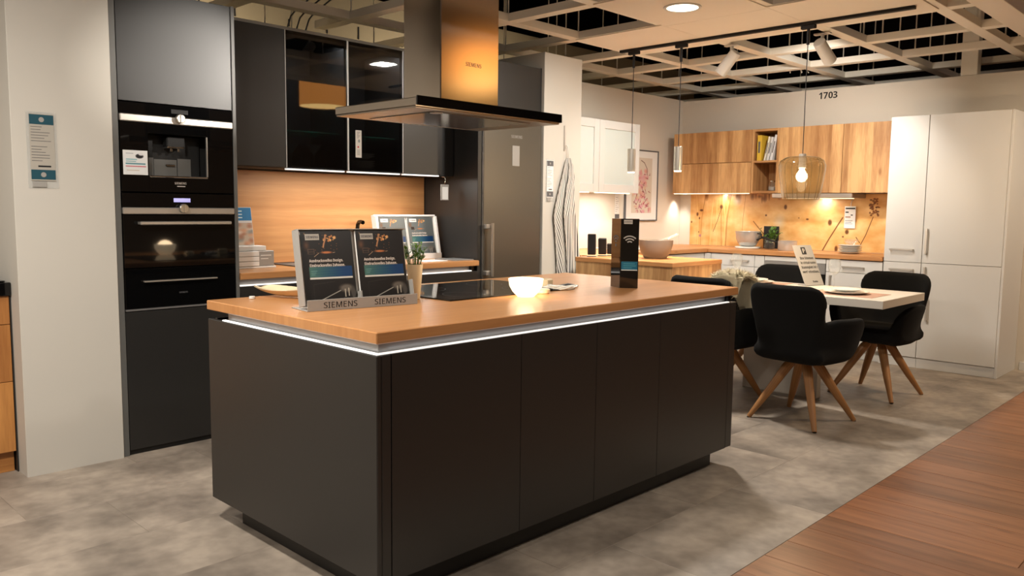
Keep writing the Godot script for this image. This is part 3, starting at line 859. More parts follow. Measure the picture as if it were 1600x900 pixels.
# ---------------------------------------------------------------- dark wall units
const ZU := -4.51
func build_dark_wall_units() -> void:
	var u := [2.209, 2.657, 3.112, 3.567, 3.922]
	var yb := 1.527; var yt := 2.366
	var names := ["matt black wall cabinet right beside the oven tower", "smoked glass wall cabinet reflecting the drum lamp, left of the other glass one", "smoked glass wall cabinet with a stack of plates, half behind the hood", "matt black wall cabinet to the right of the glass ones, under the hood's edge"]
	for k in 4:
		var a: float = u[k]; var b: float = u[k + 1]
		var t := thing("wall_cabinet", names[k], "cabinet", V((a + b) / 2, yb, ZU - 0.2))
		var glassy := k == 1 or k == 2
		if glassy:
			part("side_panel", bx(V(a + 0.002, yb + 0.004, -4.945), V(a + 0.016, yt, ZU - 0.022)), M.black_in, t)
			part("side_panel", bx(V(b - 0.016, yb + 0.004, -4.945), V(b - 0.002, yt, ZU - 0.022)), M.black_in, t)
			part("back_panel", bx(V(a + 0.017, yb + 0.02, -4.945), V(b - 0.017, yt - 0.017, -4.935)), M.black_in, t)
			part("bottom_panel", bx(V(a + 0.017, yb + 0.004, -4.945), V(b - 0.017, yb + 0.019, ZU - 0.022)), M.black_in, t)
			part("top_panel", bx(V(a + 0.017, yt - 0.016, -4.945), V(b - 0.017, yt, ZU - 0.022)), M.black_in, t)
			part("shelf", bx(V(a + 0.03, 1.765, -4.90), V(b - 0.03, 1.772, ZU - 0.06), 0.001), M.shelf_glass, t, "green edged glass shelf")
			part("fascia", bx(V(a + 0.017, yt - 0.05, ZU - 0.034), V(b - 0.017, yt - 0.0165, ZU - 0.026)), M.black_in, t)  # strip added to keep the unseen lamp bar out of sight
			part("unseen_led_bar", bx(V(a + 0.05, yt - 0.022, -4.60), V(b - 0.05, yt - 0.0165, -4.58), 0.001), M.led, t)  # unseen lamp bar, placed to light the shelf and plates
			area(V((a + b) / 2, yt - 0.024, -4.59), V((a + b) / 2, 0, -4.66), Vector2(0.34, 0.02), 0.6, COOL, t)
			var d := part("door", bx(V(a + 0.006, yb + 0.008, ZU - 0.018), V(b - 0.006, yt - 0.002, ZU - 0.004), 0.001), M.smoked, t, "smoked glass door")
			for q in [[a + 0.001, a + 0.0055], [b - 0.0055, b - 0.001]]:
				part("door_edge", bx(V(q[0], yb + 0.008, ZU - 0.02), V(q[1], yt - 0.002, ZU - 0.001), 0.0008), M.edge, d)
		else:
			part("body", bx(V(a + 0.002, yb + 0.004, -4.945), V(b - 0.002, yt, ZU - 0.022)), M.black_in, t)
			part("door", bx(V(a + 0.0012, yb + 0.008, ZU - 0.02), V(b - 0.0012, yt - 0.002, ZU), 0.0015), M.black, t)
		if k > 0:
			part("led_lit_strip", bx(V(a + 0.003, yb - 0.006, ZU - 0.03), V(b - 0.03, yb + 0.003, ZU - 0.002), 0.001), M.led, t)
	area(V(3.28, yb - 0.009, ZU - 0.05), V(3.28, 0, ZU - 0.08), Vector2(1.2, 0.02), 1.0, NEUTRAL, get_node("wall_cabinet_002"))
	slab("filler_panel", V(3.925, yb, -4.945), V(4.058, yt, ZU - 0.03), M.black, "narrow black filler panel between the last dark wall cabinet and the fridge's side panel", "panel")
	slab("filler_panel", V(1.5525, 2.3775, -4.945), V(1.5815, 2.42, -4.90), M.black, "small black strip on top of the oven tower against the pier", "panel")
	# oak backsplash
	slab("backsplash", V(2.209, 0.922, -4.945), V(4.056, 1.525, -4.875), M.oak_back, "honey oak backsplash panel between the dark wall cabinets and the worktop", "panel", 0, 0.001, Vector2(0.42, 1.2))
	# base units
	slab("worktop", V(2.209, 0.882, -4.945), V(4.058, 0.92, -4.255), M.oak, "honey oak worktop along the wall in front of the oak backsplash", "worktop", 0, 0.003, Vector2(0.42, 1.4))
	var bxs := [2.209, 2.81, 3.41, 4.056]
	for k in 3:
		var t := thing("base_cabinet", ["black base cabinet beside the oven tower, hidden behind the island's left end", "black base cabinet in the middle of the wall run behind the island", "black base cabinet beside the fridge's side panel"][k], "cabinet", V((bxs[k] + bxs[k + 1]) / 2, 0.1, -4.6), 0.0, "base cabinets of the dark wall run")
		part("body", bx(V(bxs[k] + 0.002, 0.1, -4.94), V(bxs[k + 1] - 0.002, 0.838, ZF - 0.024)), M.black_in, t)
		part("door", bx(V(bxs[k] + 0.001, 0.1, ZF - 0.021), V(bxs[k + 1] - 0.001, 0.842, ZF), 0.0015), M.black, t)
	slab("plinth", V(2.21, 0.0, -4.94), V(4.056, 0.099, ZF - 0.06), M.plinth, "black plinth under the base cabinets of the dark wall run", "plinth")
	var ch := thing("grip_channel", "lit aluminium grip channel under the wall worktop's front edge", "light channel", V(3.13, 0.844, ZF - 0.02))
	part("profile", bx(V(2.212, 0.8445, ZF - 0.045), V(4.0, 0.8815, ZF - 0.03), 0.001), M.alu, ch)
	part("led_lit_strip", bx(V(2.212, 0.8435, ZF - 0.0295), V(4.0, 0.850, ZF - 0.003), 0.001), M.led, ch)  # lip glows in place of light from a hidden LED
	part("end_cap", bx(V(4.003, 0.8445, ZF - 0.045), V(4.03, 0.8812, ZF - 0.01), 0.001), M.gloss, ch, "black end cap")
	area(V(3.1, 0.853, ZF - 0.014), V(3.1, 2, ZF - 0.02), Vector2(1.7, 0.012), 0.005, COOL, ch)
	# things in the glass cabinets
	for k in 6:
		var p := solid("plate", MB.new().lathe([Vector2(0, 0), Vector2(0.06, 0), Vector2(0.066, 0.004), Vector2(0.103, 0.016), Vector2(0.105, 0.0185), Vector2(0.07, 0.008), Vector2(0, 0.006)], 28, V(3.335, yb + 0.022 + 0.0145 * k + (0.02 if k > 3 else 0.0), -4.70)), M.ceramic, ["lowest", "second lowest", "third from below", "third from the top", "second from the top", "topmost"][k] + " pale plate of the stack inside the right glass wall cabinet", "plate", V(3.335, yb + 0.022 + 0.0145 * k + (0.02 if k > 3 else 0.0), -4.70), "plates in the glass wall cabinet")
	for k in 2:
		var at := V(2.79 + 0.17 * k, yb + 0.02, -4.68)
		solid("cocktail_glass", MB.new().lathe([Vector2(0, 0), Vector2(0.035, 0.002), Vector2(0.005, 0.008), Vector2(0.004, 0.08), Vector2(0.05, 0.15), Vector2(0.048, 0.15), Vector2(0.002, 0.083)], 20, at), M.glass, ["stemmed glass nearer the oven tower in the left glass wall cabinet", "stemmed glass nearer the plates in the left glass wall cabinet"][k], "glass", at, "stemmed glasses in the glass wall cabinet")
	# printed strip hanging on the right glass door
	var im := blank(32, 160, Color(0.83, 0.82, 0.79))
	for k in 6: im.fill_rect(Rect2i(7, 8 + k * 7, 18 - (k % 3) * 4, 2), Color(0.35, 0.35, 0.35))
	blob(im, Vector2(18, 62), Vector2(7, 12), Color(0.5, 0.55, 0.55), 0.4); blob(im, Vector2(13, 98), Vector2(5, 6), Color(0.78, 0.08, 0.12), 0.2)
	for k in 5: im.fill_rect(Rect2i(7, 116 + k * 7, 17, 2), Color(0.45, 0.45, 0.45))
	var st := thing("label_strip", "narrow white printed strip with a red dot hanging on the right glass cabinet door", "label", V(3.19, 1.62, ZU))
	part("strip", bx(V(3.166, 1.622, ZU + 0.001), V(3.214, 1.80, ZU + 0.002), 0.0003), M.paper, st)
	part("print", face(V(3.168, 1.624, ZU + 0.0024), V(3.212, 1.624, ZU + 0.0024), V(3.212, 1.798, ZU + 0.0024), V(3.168, 1.798, ZU + 0.0024)), mat(Color.WHITE, 0.5, 0, tex_of(im)), st)
	# tag on the end of the light strip
	var tg := thing("hanging_tag", "small white tag in a clear holder hanging from a hook beside the oak backsplash", "tag", V(3.935, 1.34, ZU + 0.012))
	part("hook", MB.new().tube([V(3.93, 1.522, ZU - 0.02), V(3.935, 1.518, ZU + 0.012), V(3.94, 1.50, ZU + 0.02), V(3.935, 1.482, ZU + 0.012), V(3.937, 1.462, ZU + 0.012)], 0.0022, 6), M.chrome, tg)
	part("holder", bx(V(3.898, 1.352, ZU + 0.009), V(3.976, 1.466, ZU + 0.011), 0.0005), M.grey_board, tg)
	part("card", bx(V(3.912, 1.358, ZU + 0.0112), V(3.968, 1.448, ZU + 0.0122), 0.0003), M.paper, tg)

# ---------------------------------------------------------------- fridge
func build_fridge() -> void:
	var t := thing("fridge_cabinet", "black cabinet surround with an upper door above the fridge, beside the striped towel's pillar", "cabinet", V(4.4, 0, -4.6))
	part("side_panel", bx(V(4.062, 0.0, -4.94), V(4.100, 2.372, ZF - 0.012)), M.black, t)
	part("body", bx(V(4.112, 1.985, -4.94), V(4.728, 2.368, ZF - 0.036)), M.black_in, t)
	part("upper_door", bx(V(4.104, 1.985, ZF - 0.034), V(4.722, 2.368, ZF - 0.012), 0.0015), M.black, t)
	part("side_panel", bx(V(4.724, 1.985, -4.94), V(4.735, 2.372, ZF - 0.012)), M.black, t)
	var f := thing("fridge", "tall dark stainless fridge freezer with bow handles left of the white pillar", "fridge", V(4.42, 0, -4.58))
	part("body", bx(V(4.108, 0.03, -4.93), V(4.73, 1.96, ZF - 0.055)), M.casing, f)
	var d := part("door", bx(V(4.106, 0.70, ZF - 0.05), V(4.732, 1.965, ZF - 0.001), 0.008), M.fridge, f)
	var d2 := part("freezer_door", bx(V(4.106, 0.04, ZF - 0.05), V(4.732, 0.694, ZF - 0.001), 0.008), M.fridge, f)
	part("door_edge", bx(V(4.1035, 0.71, ZF - 0.04), V(4.1058, 1.96, ZF - 0.004), 0.0005), M.alu, d)
	part("handle", MB.new().tube([V(4.155, 0.80, ZF + 0.05), V(4.155, 1.19, ZF + 0.05)], 0.012, 12), M.satin, d)
	for y in [0.825, 1.165]: part("handle_mount", bx(V(4.108, y - 0.016, ZF - 0.001), V(4.168, y + 0.016, ZF + 0.037), 0.004), M.steel, d)
	part("handle", MB.new().tube([V(4.155, 0.30, ZF + 0.05), V(4.155, 0.65, ZF + 0.05)], 0.012, 12), M.satin, d2)
	for y in [0.33, 0.62]: part("handle_mount", bx(V(4.108, y - 0.016, ZF - 0.001), V(4.168, y + 0.016, ZF + 0.037), 0.004), M.steel, d2)
	part("energy_label", bx(V(4.405, 1.615, ZF - 0.0008), V(4.482, 1.765, ZF + 0.0004), 0.0002), M.grey_board, d)
	lettering("SIEMENS", 0.03, M.grey_board, d, Transform3D(Basis(), V(4.45, 1.832, ZF - 0.0002)))

# ---------------------------------------------------------------- hood
func build_hood() -> void:
	var x0 := 2.07; var x1 := 2.945; var z0 := -3.10; var z1 := -2.535
	var yb := 1.697; var yt := 1.737
	var t := thing("cooker_hood", "stainless island hood with a black glass front hanging over the island", "cooker hood", V((x0 + x1) / 2, yb, (z0 + z1) / 2))
	part("canopy", bx(V(x0, yb + 0.006, z0), V(x1, yt, z1 - 0.006), 0.003), M.hood_steel, t)
	part("front_glass", bx(V(x0 + 0.002, yb + 0.008, z1 - 0.005), V(x1, yt + 0.006, z1 + 0.003), 0.001), M.gloss, t, "black glass front strip")
	part("underside", bx(V(x0 + 0.004, yb, z0 + 0.004), V(x1 - 0.004, yb + 0.0055, z1 - 0.01), 0.001), M.hood_steel, t)
	part("filter", bx(V(x0 + 0.14, yb - 0.003, z0 + 0.06), V(x1 - 0.14, yb - 0.0004, z1 - 0.07), 0.001), mat(Color(0.55, 0.54, 0.52), 0.12, 1.0), t, "mirror-like filter panel")
	for k in 2:
		var c := V([2.245, 2.80][k], yb - 0.004, [-2.62, -2.70][k])
		part("lamp_lens", MB.new().cyl(c, 0.028, 0.0035, 20, 0.001), M.alu, t)
	# chimney: two telescoping sleeves
	var cx0 := 2.337; var cx1 := 2.688; var cz0 := -2.955; var cz1 := -2.70
	var sl := hood_sleeve(cx0, cx1, cz0, cz1, yt + 0.0005, 2.58)
	part("chimney", sl, M.chim, t)
	lettering("SIEMENS", 0.024, M.ink_grey, t, Transform3D(Basis(), V(2.53, 1.935, cz1 + 0.0003)))

func hood_sleeve(x0: float, x1: float, z0: float, z1: float, y0: float, y1: float) -> MB:
	var mb := MB.new()
	mb.box(V(x0, y0, z0), V(x1, y1, z1), 0.004, 1, Vector2(1, 1))
	return mb

# ---------------------------------------------------------------- white piers with what hangs on them
func build_piers() -> void:
	struct("wall_left", bx(V(1.103, -0.004, -4.949), V(1.547, 2.9, -4.256), 0.003), M.pier)
	struct("wall_middle", bx(V(4.737, -0.004, -4.949), V(5.188, 2.494, -4.256), 0.003), M.pier)
	sign_holder(V(1.176, 1.405, -4.256), 0.105, 0.31, true, "clear sign holder with a teal-banded card on the white pier left of the oven tower")
	sign_holder(V(4.775, 1.386, -4.256), 0.075, 0.29, false, "clear sign holder with a grey-banded card between the fridge and the striped towel")
	# striped towel on a hook
	var t := thing("kitchen_towel", "grey and white striped kitchen towel hanging from a hook on the white pillar", "towel", V(4.985, 1.93, -4.25))
	part("hook", bx(V(4.972, 1.76, -4.2555), V(4.984, 1.955, -4.247), 0.002), M.steel, t)
	part("hook_arm", MB.new().tube([V(4.99, 1.80, -4.25), V(5.0, 1.79, -4.235), V(5.003, 1.72, -4.228), V(4.995, 1.69, -4.232)], 0.004, 8), M.steel, t)
	var stripes := blank(256, 16, Color(0.86, 0.85, 0.82))
	for x in 256:
		if x % 18 < 7:
			for y in 16: stripes.set_pixel(x, y, Color(0.27, 0.26, 0.26))
	var sm := mat(Color.WHITE, 0.95, 0, tex_of(stripes))
	sm.texture_repeat = true
	# two hanging panels with folds: the left one swings out and tucks under the right one
	var edge := [[1.70, 4.985, 5.010], [1.64, 4.965, 5.045], [1.55, 4.935, 5.065], [1.44, 4.895, 5.06], [1.32, 4.855, 5.065], [1.24, 4.842, 5.075], [1.12, 4.862, 5.10], [0.95, 4.885, 5.13], [0.765, 4.90, 5.165]]
	var shape := func(uu: float, vv: float, lo: float, hi: float, amp: float, zoff: float) -> Vector3:
		var f := vv * (edge.size() - 1)
		var i := mini(int(f), edge.size() - 2)
		var a: Array = edge[i]; var b: Array = edge[i + 1]
		var y := lerpf(a[0], b[0], f - i); var l := lerpf(a[1], b[1], f - i); var r := lerpf(a[2], b[2], f - i)
		var s := lerpf(lo, hi, uu)
		return V(lerpf(l, r, s), y, -4.232 + zoff + amp * sin(uu * 11.0 + vv * 4.0) * (0.4 + vv) - 0.012 * cos(uu * PI) * 0.3)
	var left := MB.new().sheet(func(uu: float, vv: float) -> Vector3: return shape.call(uu, vv, 0.0, 0.62, 0.006, 0.0), 24, 40, 0.003)
	var right := MB.new().sheet(func(uu: float, vv: float) -> Vector3: return shape.call(uu, vv, 0.42, 1.0, 0.007, 0.019), 24, 40, 0.003)
	for k in left.u.size(): left.u[k] = Vector2(left.u[k].x * 0.62 - left.u[k].y * 1.1, 0.5)
	for k in right.u.size(): right.u[k] = Vector2(right.u[k].x * 0.6 + right.u[k].y * 0.55, 0.5)
	part("cloth", left, sm, t)
	part("cloth", right, sm, t)

func sign_holder(at: Vector3, w: float, h: float, teal: bool, label: String) -> void:
	var t := thing("sign_holder", label, "sign", at)
	part("holder", bx(at + V(-0.012, -0.035, 0.001), at + V(w + 0.012, h + 0.008, 0.004), 0.001), M.plastic, t)
	part("clip", bx(at + V(0.004, -0.03, 0.0042), at + V(w * 0.62, -0.004, 0.007), 0.001), M.grey_board, t)
	part("card", bx(at + V(0, 0, 0.0044), at + V(w, h, 0.0054), 0.0003), M.paper if not teal else M.grey_paper, t)
	var band: Material = M.teal if teal else M.ink_grey
	part("band", bx(at + V(0.001, h * 0.84, 0.0056), at + V(w - 0.001, h * 0.985, 0.006), 0.0002), band, t)
	part("band", bx(at + V(0.001, h * 0.02, 0.0056), at + V(w - 0.001, h * 0.165, 0.006), 0.0002), band, t)
	for y in [0.092, 0.912]:
		var e := MB.new()
		e.xf = Transform3D(Basis(Vector3.RIGHT, PI / 2), at + V(w * 0.5, h * y, 0.006))
		e.lathe([Vector2(0, 0.0006), Vector2(w * 0.11, 0.0006), Vector2(w * 0.11, 0)], 16)
		part("emblem", e, M.grey_board, t)
	# rows of small print, too fine to read in the photograph
	var rows := [0.5, 0.45, 0.86, 0.78, 0.6, 0.9, 0.0, 0.72, 0.46, 0.64, 0.82, 0.82, 0.48]
	for k in rows.size():
		if rows[k] == 0.0: continue
		var yy := h * (0.80 - k * 0.042)
		part("print_line", bx(at + V(0.006, yy, 0.0055), at + V(0.006 + (w - 0.012) * rows[k], yy + h * 0.0085, 0.0058), 0.0001), M.ink_grey, t)
	part("print_line", bx(at + V(w * 0.3, h * 0.205, 0.0055), at + V(w * 0.82, h * 0.23, 0.0058), 0.0001), M.ink, t)

# ---------------------------------------------------------------- white and oak kitchen
const XF := 7.20
func bow_handle(parent: Node, at: Vector3, l: float, upright: bool, m: Material) -> void:
	# on a front that faces -x: a flat bar on two feet, with a dark recess plate behind it
	var h := MB.new()
	if upright:
		h.box(at + V(-0.034, -l / 2, -0.008), at + V(-0.026, l / 2, 0.008), 0.002)
		h.box(at + V(-0.0255, -l / 2, -0.007), at + V(-0.0005, -l / 2 + 0.012, 0.007), 0.001)
		h.box(at + V(-0.0255, l / 2 - 0.012, -0.007), at + V(-0.0005, l / 2, 0.007), 0.001)
	else:
		h.box(at + V(-0.034, -0.008, -l / 2), at + V(-0.026, 0.008, l / 2), 0.002)
		h.box(at + V(-0.0255, -0.007, -l / 2), at + V(-0.0005, 0.007, -l / 2 + 0.012), 0.001)
		h.box(at + V(-0.0255, -0.007, l / 2 - 0.012), at + V(-0.0005, 0.007, l / 2), 0.001)
	part("handle", h, m, parent)

func build_white_kitchen() -> void:
	# tall units
	var cols := [[-2.540, -2.238, "narrow tall white cabinet with two horizontal handles, next to the oak wall cabinets"], [-2.236, -1.65, "wide tall white cabinet at the right end of the white kitchen"]]
	for k in 2:
		var z0: float = cols[k][0]; var z1: float = cols[k][1]
		var t := thing("tall_cabinet", cols[k][2], "cabinet", V(7.48, 0, (z0 + z1) / 2))
		part("body", bx(V(XF + 0.024, 0.085, z0 + 0.001), V(7.775, 2.098, z1 - 0.001)), M.white, t)
		if k == 1: part("side_panel", bx(V(XF + 0.004, 0.0, z1 - 0.0005), V(7.777, 2.10, z1 + 0.018)), M.white, t)
		var d := part("upper_door", bx(V(XF, 0.887, z0 + 0.0015), V(XF + 0.021, 2.098, z1 - 0.0015), 0.0015), M.white, t)
		var e := part("lower_door", bx(V(XF, 0.088, z0 + 0.0015), V(XF + 0.021, 0.883, z1 - 0.0015), 0.0015), M.white, t)
		part("plinth", bx(V(XF + 0.012, 0.0, z0), V(XF + 0.03, 0.084, z1)), M.white, t)
		if k == 0:
			bow_handle(d, V(XF, 0.992, -2.395), 0.19, false, M.steel)
			bow_handle(e, V(XF, 0.824, -2.388), 0.19, false, M.steel)
		else:
			bow_handle(d, V(XF, 1.066, -2.203), 0.21, true, M.steel)
			bow_handle(e, V(XF, 0.76, -2.203), 0.19, true, M.steel)
			bow_handle(e, V(XF, 0.50, -2.170), 0.19, true, M.steel)
	# base units along the right wall
	var us := [[-4.20, -3.732, "white base cabinet with a drawer, in the corner beside the oak peninsula"], [-3.730, -3.632, "slim white base cabinet left of the built-in dishwasher"], [-3.036, -2.545, "white base cabinet with drawer and steel handle, next to the tall white cabinets"]]
	for k in 3:
		var z0: float = us[k][0]; var z1: float = us[k][1]
		var t := thing("base_cabinet", us[k][2], "cabinet", V(7.48, 0.1, (z0 + z1) / 2))
		part("body", bx(V(XF + 0.024, 0.1, z0 + 0.001), V(7.775, 0.872, z1 - 0.001)), M.white_in, t)
		var d := part("drawer", bx(V(XF, 0.765, z0 + 0.0015), V(XF + 0.021, 0.874, z1 - 0.0015), 0.0015), M.white, t)
		var e := part("door", bx(V(XF, 0.102, z0 + 0.0015), V(XF + 0.021, 0.7615, z1 - 0.0015), 0.0015), M.white, t)
		if k == 0: bow_handle(d, V(XF, 0.818, -3.88), 0.19, false, M.steel)
		if k == 1: bow_handle(e, V(XF, 0.64, -3.68), 0.19, true, M.steel)
		if k == 2:
			bow_handle(d, V(XF, 0.815, -2.79), 0.19, false, M.steel)
			bow_handle(e, V(XF, 0.64, -2.985), 0.19, true, M.steel)
	var dw := thing("built_in_oven", "built-in grey steel oven under the oak worktop, behind the dining table's sign", "oven", V(7.48, 0.1, -3.33))
	part("body", bx(V(XF + 0.024, 0.1, -3.628), V(7.775, 0.872, -3.04)), M.black_in, dw)
	part("top_strip", bx(V(XF + 0.001, 0.833, -3.628), V(XF + 0.0235, 0.874, -3.04)), M.white, dw, "white strip above the oven")
	part("control_panel", bx(V(XF - 0.004, 0.735, -3.628), V(XF + 0.0235, 0.831, -3.04)), M.alu, dw)
	part("display", bx(V(XF - 0.005, 0.765, -3.42), V(XF - 0.0041, 0.80, -3.26), 0.0003), M.gloss, dw)
	var dr := part("door", bx(V(XF - 0.004, 0.16, -3.628), V(XF + 0.0235, 0.732, -3.04)), M.gloss, dw)
	part("handle", MB.new().tube([V(XF - 0.045, 0.69, -3.58), V(XF - 0.045, 0.69, -3.09)], 0.008, 10), M.steel, dr)
	part("plinth", bx(V(XF + 0.02, 0.102, -3.628), V(XF + 0.04, 0.158, -3.04)), M.white, dw)
	slab("plinth", V(XF + 0.05, 0.0, -4.20), V(XF + 0.07, 0.099, -2.545), M.white, "white plinth under the base cabinets of the white kitchen", "plinth", 2)
	# worktops
	slab("worktop", V(XF - 0.018, 0.882, -4.234), V(7.777, 0.92, -2.545), M.oak_top, "oak worktop under the printed backsplash of the white kitchen", "worktop", 2, 0.003, Vector2(0.45, 1.4))
	slab("worktop", V(5.192, 0.882, -4.946), V(7.777, 0.92, -4.236), M.oak_top, "oak worktop along the wall under the white wall cabinets", "worktop", 0, 0.003, Vector2(0.45, 1.4))
	slab("corner_post", V(7.172, 0.1, -4.262), V(7.223, 0.874, -4.2005), M.white, "white corner filler where the two runs of white base cabinets meet", "panel", 1)
	var lt := thing("base_cabinet", "white base cabinet run under the white wall cabinets, behind the oak peninsula", "cabinet", V(6.2, 0.1, -4.6))
	part("body", bx(V(5.70, 0.1, -4.94), V(7.17, 0.872, -4.284)), M.white_in, lt)
	part("door", bx(V(5.702, 0.102, -4.282), V(6.44, 0.874, -4.262)), M.white, lt)
	part("door", bx(V(6.443, 0.102, -4.282), V(7.17, 0.874, -4.262)), M.white, lt)
	# oak peninsula
	var pw := MB.new()
	pw.box(V(4.992, 0.886, -4.13), V(5.692, 0.92, -3.222), 0.003, 2, Vector2(0.45, 1.4))
	pw.box(V(5.21, 0.886, -4.2345), V(5.692, 0.92, -4.1305), 0.001, 2, Vector2(0.45, 1.4))
	solid("worktop", pw, M.oak_top, "oak worktop of the peninsula that carries the grey salad bowl", "worktop", V(5.34, 0.886, -3.7))
	var pn := thing("peninsula", "oak clad peninsula cabinet between the white pillar and the dining table", "cabinet", V(5.34, 0, -3.73))
	part("side_panel", bx(V(4.996, 0.0, -4.125), V(5.016, 0.8855, -3.226), 0.001, 1, Vector2(0.6, 0.9)), M.oak2, pn)
	part("end_panel", bx(V(5.0165, 0.0, -3.246), V(5.688, 0.8855, -3.226), 0.001, 1, Vector2(0.6, 0.9), Vector2(0.3, 0.37)), M.oak2, pn)
	part("body", bx(V(5.017, 0.06, -4.125), V(5.685, 0.8845, -3.247)), M.white_in, pn)
	# white framed wall cabinets over the left worktop
	var wc := [[4.66, 5.262, "white framed wall cabinet mostly hidden behind the white pillar"], [5.264, 5.876, "white framed wall cabinet half hidden beside the white pillar"], [5.878, 6.495, "white framed wall cabinet with a frosted pane, nearest the pink picture"]]
	for k in [1, 2]:
		var a: float = wc[k][0]; var b: float = wc[k][1]
		var t := thing("wall_cabinet", wc[k][2], "cabinet", V((a + b) / 2, 1.452, -4.78))
		part("body", bx(V(a + 0.001, 1.456, -4.946), V(b - 0.001, 2.103, -4.624)), M.white, t)
		var fr := MB.new()
		var q := 0.075
		fr.box(V(a + 0.001, 1.452, -4.621), V(a + q, 2.104, -4.60), 0.002)
		fr.box(V(b - q, 1.452, -4.621), V(b - 0.001, 2.104, -4.60), 0.002)
		fr.box(V(a + q, 1.452, -4.621), V(b - q, 1.452 + q, -4.60), 0.002)
		fr.box(V(a + q, 2.104 - q, -4.621), V(b - q, 2.104, -4.60), 0.002)
		var d := part("door_frame", fr, M.white, t)
		part("pane", bx(V(a + q, 1.452 + q, -4.618), V(b - q, 2.104 - q, -4.610), 0.0005), M.frost, d, "frosted pane")
		part("led_lit_strip", bx(V(a + 0.06, 1.447, -4.70), V(b - 0.06, 1.4555, -4.66), 0.001), M.led_warm, t)
		area(V((a + b) / 2, 1.444, -4.68), V((a + b) / 2, 0.5, -4.70), Vector2(0.5, 0.03), 0.45, NEUTRAL, t)
	# framed picture of blossom
	var im := blank(160, 256, Color(0.80, 0.77, 0.72))
	var r := RandomNumberGenerator.new(); r.seed = 99
	for k in 70:
		var yy := r.randf_range(60, 250)
		var xx := 80 + r.randf_range(-1, 1) * (20 + 50 * (yy / 256.0)) + 20 * sin(yy * 0.03)
		blob(im, Vector2(xx, yy), Vector2(r.randf_range(8, 22), r.randf_range(7, 18)), Color(0.80, 0.50 + r.randf() * 0.15, 0.52 + r.randf() * 0.14), 0.8, 0.75)
	for k in 46:
		var c := Vector2(80 + r.randf_range(-60, 60), r.randf_range(70, 250))
		stroke(im, [c, c + Vector2(r.randf_range(-12, 12), r.randf_range(-10, 10)), c + Vector2(r.randf_range(-18, 18), r.randf_range(-16, 16))], 1.6, Color(0.50, 0.18, 0.24))
	stroke(im, [Vector2(70, 12), Vector2(96, 22), Vector2(118, 48), Vector2(120, 78)], 2.6, Color(0.42, 0.33, 0.30))
	var pc := thing("framed_picture", "framed picture of pink blossom on the wall right of the white wall cabinets", "picture", V(7.02, 1.18, -4.94))
	var pf := MB.new()
	for s in [[6.735, 1.18, 6.747, 1.91], [7.295, 1.18, 7.307, 1.91]]: pf.box(V(s[0], s[1], -4.948), V(s[2], s[3], -4.925), 0.001)
	for s in [[1.18, 1.192], [1.898, 1.91]]: pf.box(V(6.747, s[0], -4.948), V(7.295, s[1], -4.925), 0.001)
	part("frame", pf, M.ink_grey, pc)
	part("mount", bx(V(6.747, 1.192, -4.948), V(7.295, 1.898, -4.934), 0.0005), M.paper, pc)
	part("print", face(V(6.845, 1.262, -4.9335), V(7.20, 1.262, -4.9335), V(7.20, 1.83, -4.9335), V(6.845, 1.83, -4.9335)), mat(Color.WHITE, 0.6, 0, tex_of(im)), pc)
	var hs := thing("hanging_card", "narrow clear card hanging on the wall under the white wall cabinet", "sign", V(6.6, 1.17, -4.94))
	part("card", bx(V(6.585, 1.20, -4.948), V(6.66, 1.455, -4.945), 0.0005), M.paper, hs)
	part("band", bx(V(6.585, 1.205, -4.9448), V(6.66, 1.25, -4.944), 0.0002), M.ink_grey, hs)
	for k in 8: part("print_line", bx(V(6.595, 1.275 + k * 0.02, -4.9448), V(6.615 + 0.03 * ((k * 7) % 3) / 2.0, 1.278 + k * 0.02, -4.9445), 0.0001), M.ink_grey, hs)

